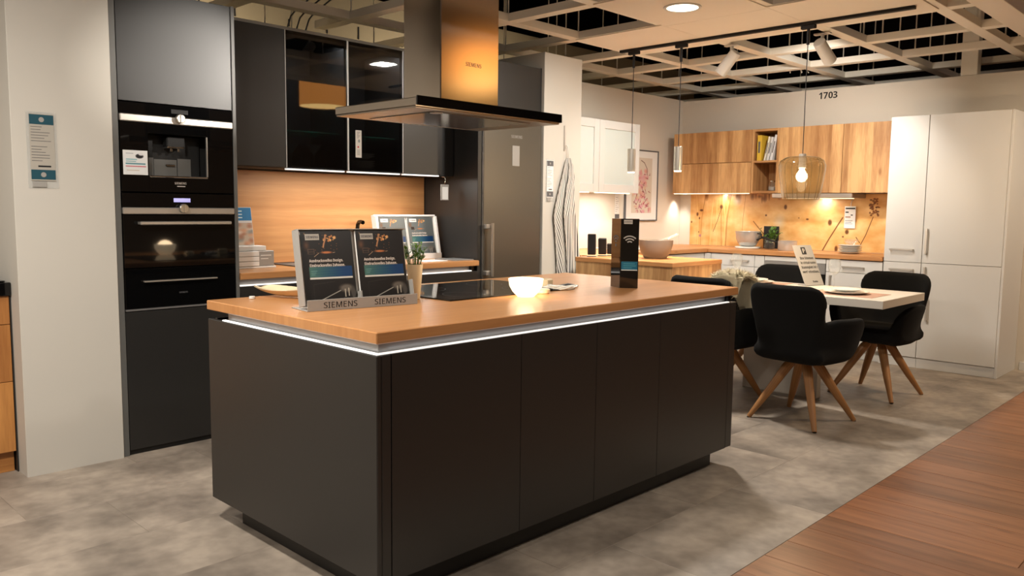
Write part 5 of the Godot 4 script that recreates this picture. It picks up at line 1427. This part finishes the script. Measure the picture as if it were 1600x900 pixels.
# a two-pocket stand with brochures, built facing +z about its own middle; w wide, h high
func brochure_stand(at: Vector3, turn: float, w: float, h: float, frame: Material, tex: Texture2D, label: String, words: Array, pale: bool) -> void:
	var t := thing("brochure_stand", label, "brochure stand", at, turn)
	var tilt := Transform3D(Basis(Vector3.RIGHT, -0.20), V(0, 0.012, -0.012))
	var mb := MB.new(); mb.xf = tilt
	mb.box(V(-w / 2, 0, -0.006), V(w / 2, h, 0), 0.001)
	local_part("back_plate", mb, frame, t)
	var rim := MB.new(); rim.xf = tilt
	var rw := 0.018 if pale else 0.004
	rim.box(V(-w / 2 - rw, 0, -0.02), V(-w / 2 - 0.0002, h, 0.036), 0.001)
	rim.box(V(w / 2 + 0.0002, 0, -0.02), V(w / 2 + rw, h * (1.0 if pale else 0.28), 0.036), 0.001)
	rim.box(V(-w / 2 - rw, h, -0.02), V(w / 2 + rw, h + rw * 0.8, 0.018), 0.001)
	local_part("side_rim", rim, frame, t)
	local_part("front_lip", bx(V(-w / 2 - 0.004, 0.0, 0.040), V(w / 2 + 0.004, 0.042, 0.043), 0.001), frame, t)
	local_part("base", bx(V(-w / 2 - 0.004, 0.0, -0.10), V(w / 2 + 0.004, 0.003, 0.0398), 0.001), frame, t)
	var dv := MB.new(); dv.xf = tilt
	dv.box(V(-0.004, 0, 0.0002), V(0.004, h * 0.16, 0.036), 0.001)
	local_part("divider", dv, frame, t)
	if not pale:
		for x in [-w * 0.22, w * 0.24]:
			lettering("SIEMENS", 0.030, M.ink, t, place_of(t) * Transform3D(Basis(), V(x, 0.0205, 0.0432)), false, 1.15)
	for k in 2:
		var bw := w * 0.455
		var x0 := -w * 0.475 if k == 0 else w * 0.02
		var b := thing("brochure", ("dark brochure in the %s pocket of the brochure stand on the island" % ["left", "right"][k]) if not pale else ("overexposed brochure in the %s pocket of the white stand by the wall" % ["left", "right"][k]), "brochure", at, turn, "brochures on the island stand" if not pale else "brochures in the white stand")
		var bb := MB.new(); bb.xf = tilt
		bb.box(V(x0, 0.004, 0.001), V(x0 + bw, h * 0.985, 0.014), 0.001)
		local_part("pages", bb, M.paper, b)
		var fc := MB.new(); fc.xf = tilt
		fc.quad(V(x0, 0.004, 0.0146), V(x0 + bw, 0.004, 0.0146), V(x0 + bw, h * 0.985, 0.0146), V(x0, h * 0.985, 0.0146), V(0, 0, 1))
		local_part("cover", fc, mat(Color.WHITE, 0.35, 0, tex), b)
		var fx := place_of(b) * tilt
		var tg := MB.new(); tg.xf = tilt
		tg.box(V(x0 + bw * 0.09, h * 0.865, 0.0147), V(x0 + bw * 0.36, h * 0.945, 0.0152), 0.0001)
		local_part("label_box", tg, M.grey_paper if not pale else M.paper, b)
		lettering("SIEMENS", 0.013, M.ink_grey, b, fx * Transform3D(Basis(), V(x0 + bw * 0.225, h * 0.905, 0.0155)), true, 0.9)
		for q in words.size():
			lettering(words[q], 0.0145, M.white_ink, b, fx * Transform3D(Basis(), V(x0 + bw * 0.13, h * (0.59 - 0.062 * q), 0.0149)), true, 0.82, "lettering", true)

func build_island_items() -> void:
	var ct := 0.9203
	var cov := cover_print(false)
	brochure_stand(V(1.822, ct, -2.575), -0.135, 0.458, 0.285, M.grey_board, cov, "grey two-pocket brochure stand with lettering on its lip, on the island's left half", ["Ausdrucksvolles Design.", "Eindrucksvolles Zuhause."], false)
	# hob
	var hb := thing("induction_hob", "black glass induction hob set flat into the oak island worktop", "hob", V(2.58, ct, -2.80))
	part("glass", bx(V(2.20, ct, -3.06), V(3.0, ct + 0.005, -2.478), 0.0015), M.gloss, hb)
	for q in [[2.40, -2.62, 0.09], [2.40, -2.90, 0.11], [2.80, -2.62, 0.11], [2.80, -2.90, 0.09]]:
		part("zone_mark", MB.new().lathe([Vector2(q[2], 0.0001), Vector2(q[2] - 0.0015, 0.0001)], 40, V(q[0], ct + 0.0052, q[1])), M.ink_grey, hb)
	# plant in a tapered pot
	var v := thing("potted_herb", "small leafy herb in a tall tapered cream pot beside the brochure stand", "potted plant", V(2.15, ct, -2.645))
	local_part("pot", MB.new().lathe([Vector2(0, 0), Vector2(0.020, 0), Vector2(0.022, 0.002), Vector2(0.034, 0.142), Vector2(0.034, 0.146), Vector2(0.031, 0.146), Vector2(0.029, 0.125), Vector2(0, 0.125)], 32), M.cream, v)
	local_part("soil", MB.new().cyl(V(0, 0.1255, 0), 0.0285, 0.006, 20), M.soil, v)
	herb(v, V(0, 0.13, 0), 0.05, 0.105, 34, 5, [M.leaf_pale, M.leaf])
	# glowing bowl lamp
	var b := thing("bowl_lamp", "round white glass bowl lamp glowing brightly in the middle of the island", "lamp", V(2.575, ct, -2.405))
	var prof := [Vector2(0, 0.0), Vector2(0.036, 0.0), Vector2(0.040, 0.004), Vector2(0.058, 0.022), Vector2(0.072, 0.047), Vector2(0.077, 0.078), Vector2(0.073, 0.080), Vector2(0.060, 0.079), Vector2(0, 0.077)]
	local_part("lamp_bowl", MB.new().lathe(prof, 40), glow(Color(1.0, 0.88, 0.70), 2.0), b)
	omni(V(2.575, ct + 0.05, -2.405), 0.10, WARM, 0.06, b)
	# puck, plug, cables
	var p := thing("charging_puck", "small round white puck right beside the glowing bowl lamp", "charger", V(2.735, ct, -2.45))
	local_part("body", MB.new().cyl(V(0, 0, 0), 0.034, 0.021, 32, 0.004), M.cream, p)
	local_part("top_disc", MB.new().cyl(V(0, 0.0212, 0), 0.026, 0.0015, 28, 0.0005), M.ceramic, p)
	var a := thing("power_adapter", "small white power adapter standing behind the tangle of cables", "adapter", V(2.93, ct, -2.60), 0.3)
	local_part("body", bx(V(-0.034, 0, -0.02), V(0.034, 0.045, 0.02), 0.006), M.cream, a)
	for k in 2: local_part("prong", MB.new().tube([V(0.034, 0.026, -0.008 + 0.016 * k), V(0.052, 0.026, -0.008 + 0.016 * k)], 0.002, 6), M.chrome, a)
	var r := RandomNumberGenerator.new(); r.seed = 40
	for k in 2:
		var pts := []
		for q in 60:
			var ph := q * 0.42 + k * 1.3
			pts.append(V(2.905 + 0.055 * cos(ph) + 0.035 * sin(ph * 0.37 + k), ct + 0.004 + 0.006 * (1 + sin(ph * 1.7 + k)) + 0.004 * k, -2.51 + 0.03 * sin(ph * 1.13) + 0.028 * cos(ph * 0.31 + k)))
		solid("cable", MB.new().tube(pts, 0.0034, 8), M.ceramic, ["thin white cable coiled on the island beside the white puck", "second white cable tangled over the first on the island"][k], "cable", V(2.905, ct, -2.51), "tangled white cables on the island")
	var e := MB.new()
	for s in [[V(2.96, ct + 0.006, -2.56), V(3.04, ct + 0.009, -2.56), V(3.09, ct + 0.006, -2.535)], [V(2.86, ct + 0.006, -2.565), V(2.80, ct + 0.009, -2.53), V(2.85, ct + 0.007, -2.49)]]: e.tube(s, [0.008, 0.011, 0.004], 10)
	solid("black_cable", e, M.rubber, "short thick black cable ends lying in the cable tangle on the island", "cable", V(2.95, ct, -2.54))
	# tall display box with wireless marks
	var d := thing("display_box", "tall glossy black display column with wireless arcs on the island's right end", "display", V(3.226, ct, -2.385))
	var o := V(3.211, ct, -2.372)
	var dl := V(-0.44, 0, 0.9)
	dl = (V(3.256, 0, -2.462) - V(3.211, 0, -2.372)).normalized()
	var dr := (V(3.262, 0, -2.300) - V(3.211, 0, -2.372)).normalized()
	var wl := 0.098; var wr := 0.088; var hh := 0.338
	var A := o; var B := o + dr * wr; var C := o + dl * wl
	var poly := [A, B, B + (C - A) * 0.9, C]
	var mb := MB.new()
	for k in 4:
		var s0: Vector3 = poly[k]; var s1: Vector3 = poly[(k + 1) % 4]
		var nn := (s1 - s0).cross(Vector3.UP).normalized()
		if nn.dot((s0 + s1) / 2 - (A + (B + C) / 2) / 2) < 0: nn = -nn
		mb.quad(s0, s1, s1 + V(0, hh, 0), s0 + V(0, hh, 0), nn)
	mb.tri(poly[0] + V(0, hh, 0), poly[1] + V(0, hh, 0), poly[2] + V(0, hh, 0), Vector3.UP, Vector3.UP, Vector3.UP)
	mb.tri(poly[0] + V(0, hh, 0), poly[2] + V(0, hh, 0), poly[3] + V(0, hh, 0), Vector3.UP, Vector3.UP, Vector3.UP)
	part("body", mb, M.mirror, d)
	# right face: label, arcs, teal panel
	var nr := dr.cross(Vector3.UP).normalized()
	if nr.dot(V(-1, 0, 0.3)) < 0: nr = -nr
	var fr := Transform3D(Basis(dr, Vector3.UP, dr.cross(Vector3.UP)), A)
	var fl := Transform3D(Basis(-dl, Vector3.UP, (-dl).cross(Vector3.UP)), C)
	for q in [[fr, wr, 1.0], [fl, wl, 0.0]]:
		var arcs := MB.new(); arcs.xf = q[0]
		var cx: float = q[1] * 0.5
		for k in 3:
			var rr: float = [0.044, 0.031, 0.018][k]
			for j in 14:
				var t0 := PI * 0.25 + PI * 0.5 * j / 14.0; var t1 := PI * 0.25 + PI * 0.5 * (j + 1) / 14.0
				var y0 := hh * 0.63
				arcs.quad(V(cx + rr * cos(t0), y0 + rr * sin(t0), 0.0006), V(cx + rr * cos(t1), y0 + rr * sin(t1), 0.0006), V(cx + (rr - 0.006) * cos(t1), y0 + (rr - 0.006) * sin(t1), 0.0006), V(cx + (rr - 0.006) * cos(t0), y0 + (rr - 0.006) * sin(t0), 0.0006), V(0, 0, 1))
		if q[2] == 0.0:
			for j in 12:
				var t0 := TAU * j / 12.0; var t1 := TAU * (j + 1) / 12.0
				arcs.tri(V(cx, hh * 0.615, 0.0006), V(cx + 0.007 * cos(t0), hh * 0.615 + 0.007 * sin(t0), 0.0006), V(cx + 0.007 * cos(t1), hh * 0.615 + 0.007 * sin(t1), 0.0006), V(0, 0, 1), V(0, 0, 1), V(0, 0, 1))
		part("wireless_mark", arcs, M.grey_board if q[2] == 1.0 else M.ink_grey, d)
	var lb := MB.new(); lb.xf = fr
	lb.box(V(0.014, hh * 0.925, 0.0003), V(0.056, hh * 0.985, 0.001), 0.0001)
	part("label_box", lb, M.grey_paper, d)
	lettering("SIEMENS", 0.009, M.ink_grey, d, fr * Transform3D(Basis(), V(0.035, hh * 0.955, 0.0012)), true)
	var im := blank(64, 48, Color(0.05, 0.34, 0.44))
	for k in 3: im.fill_rect(Rect2i(8, 10 + k * 11, [46, 50, 34][k], 3), Color(0.30, 0.55, 0.60))
	im.fill_rect(Rect2i(0, 43, 64, 5), Color(0.75, 0.76, 0.74))
	var tp := MB.new(); tp.xf = fr
	tp.quad(V(0.006, hh * 0.255, 0.0006), V(wr - 0.004, hh * 0.255, 0.0006), V(wr - 0.004, hh * 0.385, 0.0006), V(0.006, hh * 0.385, 0.0006), V(0, 0, 1))
	part("teal_panel", tp, mat(Color.WHITE, 0.4, 0, tex_of(im)), d)
	# leaf shaped wooden dish behind the stand
	var ld := thing("leaf_dish", "pale leaf shaped wooden dish lying behind the brochure stand", "dish", V(1.79, ct, -3.02))
	var f := func(u: float, vv: float) -> Vector3:
		var ax := (u - 0.5) * 2.0
		var wd := 0.085 * sqrt(maxf(0.0, 1.0 - ax * ax))
		var s := (vv - 0.5) * 2.0
		return V(-0.05 * ax + wd * s * 0.9, 0.006 + 0.028 * s * s * sqrt(maxf(0.0, 1.0 - ax * ax)) + 0.03 * ax * ax, -0.17 * ax + wd * s * 0.25)
	local_part("dish", MB.new().sheet(f, 24, 14, 0.005), M.cream, ld)
	# tiny white cap on the far left corner
	solid("white_cap", MB.new().cyl(V(1.64, ct, -3.07), 0.012, 0.012, 14, 0.002), M.ceramic, "tiny white cap lying at the island's far left corner", "cap", V(1.64, ct, -3.07))

func herb(parent: Node3D, at: Vector3, rad: float, h: float, stems: int, per: int, mats: Array) -> void:
	var r := RandomNumberGenerator.new(); r.seed = 77
	var lv := [MB.new(), MB.new()]
	var st := MB.new()
	for k in stems:
		var a := r.randf() * TAU
		var d := sqrt(r.randf())
		var b := at + V(cos(a) * d * rad * 0.45, 0, sin(a) * d * rad * 0.45)
		var tip := at + V(cos(a) * d * rad, h * r.randf_range(0.45, 1.0), sin(a) * d * rad)
		st.tube([b, b.lerp(tip, 0.5) + V(0, h * 0.08, 0), tip], 0.0012, 4)
		for q in per:
			var p := b.lerp(tip, 0.45 + 0.55 * (q + 1.0) / per)
			var dir := V(r.randf_range(-1, 1), r.randf_range(-0.1, 0.9), r.randf_range(-1, 1)).normalized()
			var l := rad * r.randf_range(0.28, 0.5)
			var sd := dir.cross(Vector3.UP).normalized() * l * 0.32
			var n := sd.cross(dir).normalized()
			var m: MB = lv[(k + q) % 2]
			var mid := p + dir * l * 0.5 + n * l * 0.1
			m.tri(p, mid + sd, mid, n, n, n); m.tri(p, mid, mid - sd, n, n, n)
			m.tri(mid + sd, p + dir * l, mid, n, n, n); m.tri(mid, p + dir * l, mid - sd, n, n, n)
	local_part("stems", st, M.leaf, parent)
	for k in 2:
		var o := local_part("leaves", lv[k], mats[k], parent)
		o.set_meta("kind", "stuff")

func build_dark_counter_items() -> void:
	var ct := 0.9203
	# white stand by the wall
	brochure_stand(V(3.745, ct, -4.66), -0.02, 0.52, 0.30, M.paper, cover_print(true), "white two-pocket brochure stand against the oak backsplash", ["Ausdrucksvolles Design.", "Eindrucksvolles Zuhause."], true)
	# tap
	var f := thing("kitchen_tap", "slender black kitchen tap rising behind the island's brochure stand", "tap", V(3.31, ct, -4.70))
	local_part("spout", MB.new().tube([V(0, 0, 0), V(0, 0.22, 0), V(0, 0.255, 0.006), V(-0.005, 0.275, 0.03), V(-0.01, 0.275, 0.06), V(-0.012, 0.27, 0.085)], 0.014, 14), M.gloss, f)
	local_part("base", MB.new().cyl(V(0, 0, 0), 0.025, 0.03, 20, 0.003), M.gloss, f)
	local_part("lever", MB.new().tube([V(0.0, 0.05, 0.0), V(0.05, 0.07, 0.0)], 0.006, 8), M.gloss, f)
	# sink rim
	var s := thing("sink", "shallow dark inset sink in the oak wall worktop near the brochure rack", "sink", V(2.95, ct, -4.62))
	var rim := MB.new()
	rim.box(V(2.70, ct, -4.84), V(3.20, ct + 0.004, -4.82), 0.001)
	rim.box(V(2.70, ct, -4.44), V(3.20, ct + 0.004, -4.42), 0.001)
	rim.box(V(2.70, ct, -4.82), V(2.72, ct + 0.004, -4.44), 0.001)
	rim.box(V(3.18, ct, -4.82), V(3.20, ct + 0.004, -4.44), 0.001)
	part("rim", rim, M.ink, s)
	part("basin", bx(V(2.7205, ct, -4.8195), V(3.1795, ct + 0.0015, -4.4405), 0.0005), M.casing, s)
	# steel tray and papers at the right end
	slab("draining_tray", V(3.86, ct, -4.52), V(4.045, ct + 0.008, -4.30), M.alu, "flat silver tray on the wall worktop beside the fridge's side panel", "tray", 0, 0.002)
	slab("leaflet", V(3.62, ct, -4.47), V(3.82, ct + 0.004, -4.33), M.paper, "flat white leaflet lying in front of the white brochure stand", "leaflet", 0, 0.001)
	# brochure rack at the oven tower
	var t := thing("brochure_rack", "stepped white brochure rack with blue and photo cards beside the oven tower", "brochure rack", V(2.42, ct, -4.62))
	local_part("base", bx(V(-0.17, 0, -0.10), V(0.16, 0.012, 0.10), 0.002), M.paper, t)
	local_part("front_box", bx(V(-0.17, 0.0125, 0.03), V(0.15, 0.105, 0.095), 0.003), M.grey_board, t, "grey front box")
	local_part("print_line", bx(V(0.06, 0.075, 0.0952), V(0.13, 0.08, 0.0956), 0.0001), M.paper, t)
	local_part("print_line", bx(V(0.06, 0.055, 0.0952), V(0.11, 0.06, 0.0956), 0.0001), M.paper, t)
	for k in 3:
		local_part("stacked_card", bx(V(-0.17, 0.015 + 0.03 * k, 0.096), V(0.045, 0.042 + 0.03 * k, 0.104), 0.001), M.paper, t)
	local_part("shelf_lip", bx(V(-0.17, 0.106, -0.02), V(0.10, 0.135, 0.09), 0.003), M.paper, t)
	var im := blank(96, 128, Color(0.78, 0.70, 0.62))
	var r := RandomNumberGenerator.new(); r.seed = 8
	for k in 40: blob(im, Vector2(r.randf() * 96, 40 + r.randf() * 88), Vector2(r.randf_range(6, 18), r.randf_range(6, 14)), [Color(0.85, 0.62, 0.48), Color(0.55, 0.57, 0.56), Color(0.90, 0.84, 0.78), Color(0.70, 0.45, 0.33)][k % 4], 0.8, 0.8)
	for y in 44:
		for x in 96: im.set_pixel(x, y, Color(0.03, 0.47, 0.70))
	for k in 3: im.fill_rect(Rect2i(40, 10 + k * 11, 30, 4), Color(0.85, 0.93, 0.96))
	im.fill_rect(Rect2i(0, 44, 96, 8), Color(0.86, 0.86, 0.86))
	var pm := MB.new(); pm.xf = Transform3D(Basis(Vector3.RIGHT, -0.16), V(0, 0.136, 0.03))
	pm.box(V(-0.17, 0, -0.006), V(0.055, 0.235, 0), 0.001)
	local_part("poster_card", pm, M.paper, t)
	var pf := MB.new(); pf.xf = pm.xf
	pf.quad(V(-0.168, 0.003, 0.0005), V(0.053, 0.003, 0.0005), V(0.053, 0.232, 0.0005), V(-0.168, 0.232, 0.0005), V(0, 0, 1))
	local_part("print", pf, mat(Color.WHITE, 0.5, 0, tex_of(im)), t)

func build_white_items() -> void:
	var ct := 0.9203
	# grey salad bowl with servers
	var b := thing("salad_bowl", "large taupe salad bowl standing on the oak peninsula", "bowl", V(5.36, ct, -3.62))
	local_part("bowl", MB.new().lathe([Vector2(0, 0), Vector2(0.082, 0), Vector2(0.088, 0.004), Vector2(0.118, 0.055), Vector2(0.134, 0.115), Vector2(0.137, 0.145), Vector2(0.132, 0.146), Vector2(0.128, 0.115), Vector2(0.112, 0.058), Vector2(0.08, 0.012), Vector2(0, 0.010)], 44), M.taupe, b)
	for k in 2:
		var s := thing("salad_server", ["clear salad server leaning out of the taupe bowl to the right", "second clear salad server in the taupe bowl, partly behind the first"][k], "salad server", V(5.36, ct + 0.0, -3.62), [0.0, 0.5][k], "salad servers in the bowl")
		local_part("handle", MB.new().tube([V(-0.07, 0.11, -0.02), V(0.02, 0.165, 0.10), V(0.05, 0.185, 0.15), V(0.055, 0.19, 0.165)], [0.006, 0.008, 0.011, 0.009], 8), M.plastic, s)
	# dark tablets and box near the pillar
	var q := [[5.115, -4.06, 0.17, 0.03, 0.15], [5.255, -4.06, 0.135, 0.035, 0.35], [5.33, -4.03, 0.09, 0.025, 0.35]]
	for k in 3:
		var o := thing("knife_block", ["tall black tapered stand on the peninsula, touching the pillar's edge", "medium black leaning stand on the peninsula beside the pillar", "low black leaning stand on the peninsula, nearest to the display column"][k], "stand", V(q[k][0], ct, q[k][1]), 0.5)
		var mb := MB.new(); mb.xf = Transform3D(Basis(Vector3.FORWARD, -q[k][4] * 0.5), V(0, 0.012, 0))
		mb.box(V(-q[k][3] / 2, 0.004, -0.032), V(q[k][3] / 2, q[k][2], 0.032), 0.004)
		local_part("body", mb, M.black_in, o)
		local_part("base", bx(V(-q[k][3] / 2 - 0.006, 0, -0.036), V(q[k][3] / 2 + 0.006, 0.006, 0.036), 0.001), M.casing, o)
	# white sink in the left worktop
	slab("ceramic_sink", V(6.10, ct, -4.82), V(6.75, ct + 0.012, -4.42), M.ceramic, "flat white ceramic sink rim in the worktop along the wall", "sink", 0, 0.004)
	# mixer bowl on a pale base
	var m := thing("mixing_bowl", "shiny steel mixing bowl with a black handle on a pale stand", "bowl", V(7.56, ct, -4.00))
	local_part("stand", MB.new().cyl(V(0, 0, 0), 0.125, 0.02, 36, 0.006), M.ceramic, m)
	local_part("bowl", MB.new().lathe([Vector2(0, 0.021), Vector2(0.06, 0.021), Vector2(0.085, 0.035), Vector2(0.115, 0.09), Vector2(0.128, 0.17), Vector2(0.131, 0.172), Vector2(0.125, 0.172), Vector2(0.11, 0.09), Vector2(0.08, 0.04), Vector2(0, 0.03)], 40), M.bright_steel, m)
	local_part("handle", MB.new().tube([V(-0.04, 0.155, 0.125), V(-0.05, 0.15, 0.17), V(-0.04, 0.11, 0.165), V(-0.03, 0.09, 0.115)], 0.008, 8), M.rubber, m)
	# herb in a jar before a black board
	slab("black_board", V(7.735, ct, -3.92), V(7.745, ct + 0.225, -3.76), M.ink, "small black board leaning against the printed backsplash behind the green herb", "board", 1, 0.001)
	var h := thing("potted_herb", "green herb in a glass jar in front of a small black board", "potted plant", V(7.60, ct, -3.785))
	local_part("jar", MB.new().lathe([Vector2(0, 0.001), Vector2(0.045, 0.001), Vector2(0.052, 0.01), Vector2(0.050, 0.07), Vector2(0.046, 0.10), Vector2(0.043, 0.10), Vector2(0.046, 0.07), Vector2(0, 0.012)], 24), M.glass, h)
	local_part("soil", MB.new().cyl(V(0, 0.014, 0), 0.042, 0.05, 18), M.soil, h)
	herb(h, V(0, 0.06, 0), 0.10, 0.15, 24, 4, [M.leaf, M.leaf])
	# saucepan
	var p := thing("saucepan", "small chrome saucepan with a long black handle on the oak worktop", "saucepan", V(7.50, ct, -3.55))
	local_part("pan", MB.new().lathe([Vector2(0, 0), Vector2(0.085, 0), Vector2(0.09, 0.006), Vector2(0.09, 0.09), Vector2(0.094, 0.094), Vector2(0.088, 0.094), Vector2(0.086, 0.01), Vector2(0, 0.008)], 36), M.bright_steel, p)
	local_part("handle", MB.new().tube([V(-0.02, 0.075, -0.088), V(-0.03, 0.09, -0.15), V(-0.04, 0.115, -0.21), V(-0.045, 0.12, -0.25)], [0.007, 0.009, 0.012, 0.011], 10), M.rubber, p)
	# plates
	for k in 5:
		plate(V(7.50, ct + 0.0 + 0.0155 * k, -2.95), 0.105, ["lowest", "second lowest", "middle", "second highest", "topmost"][k] + " white plate of the stack on the oak worktop beside the tall cabinets", M.ceramic, "plate stack on the oak worktop")
	var g := thing("glass_dish", "small clear glass dish on top of the white plate stack", "dish", V(7.50, ct + 0.0805, -2.94))
	local_part("dish", MB.new().lathe([Vector2(0, 0), Vector2(0.03, 0), Vector2(0.06, 0.03), Vector2(0.065, 0.05), Vector2(0.062, 0.05), Vector2(0.055, 0.03), Vector2(0, 0.004)], 24), M.glass, g)

func build_left_cabinet() -> void:
	var t := thing("drawer_cabinet", "oak drawer cabinet cut off by the picture's left edge, beside the white pier", "cabinet", V(0.8, 0, -4.66))
	var zf := -4.385
	part("body", bx(V(0.50, 0.10, -4.94), V(1.095, 0.862, zf - 0.022)), M.black_in, t)
	part("end_panel", bx(V(1.0955, 0.0, -4.94), V(1.1015, 0.862, zf)), M.black, t)
	for q in [[0.105, 0.445], [0.448, 0.722], [0.725, 0.86]]:
		part("drawer_front", bx(V(0.50, q[0], zf - 0.021), V(1.093, q[1], zf), 0.001, 1, Vector2(0.5, 0.8), Vector2(q[0], q[1])), M.oak_left, t)
	part("plinth", bx(V(0.52, 0.0, -4.90), V(1.09, 0.099, zf - 0.03), 0.001, 0), M.oak_left, t)
	slab("worktop", V(0.48, 0.863, -4.945), V(1.1015, 0.925, zf + 0.015), M.gloss, "black stone worktop at the picture's left edge", "worktop")
	var h := thing("gas_hob", "black gas hob corner with pan supports at the picture's left edge", "hob", V(0.8, 0.925, -4.6))
	part("plate", bx(V(0.55, 0.9255, -4.88), V(1.085, 0.932, -4.40), 0.002), M.gloss, h)
	var g := MB.new()
	for k in 4:
		var z := -4.82 + 0.125 * k
		g.box(V(0.58, 0.945, z), V(1.06, 0.957, z + 0.014), 0.003)
	for x in [0.60, 0.82, 1.045]: g.box(V(x, 0.9325, -4.83), V(x + 0.014, 0.95, -4.42), 0.003)
	part("pan_support", g, M.ink, h)
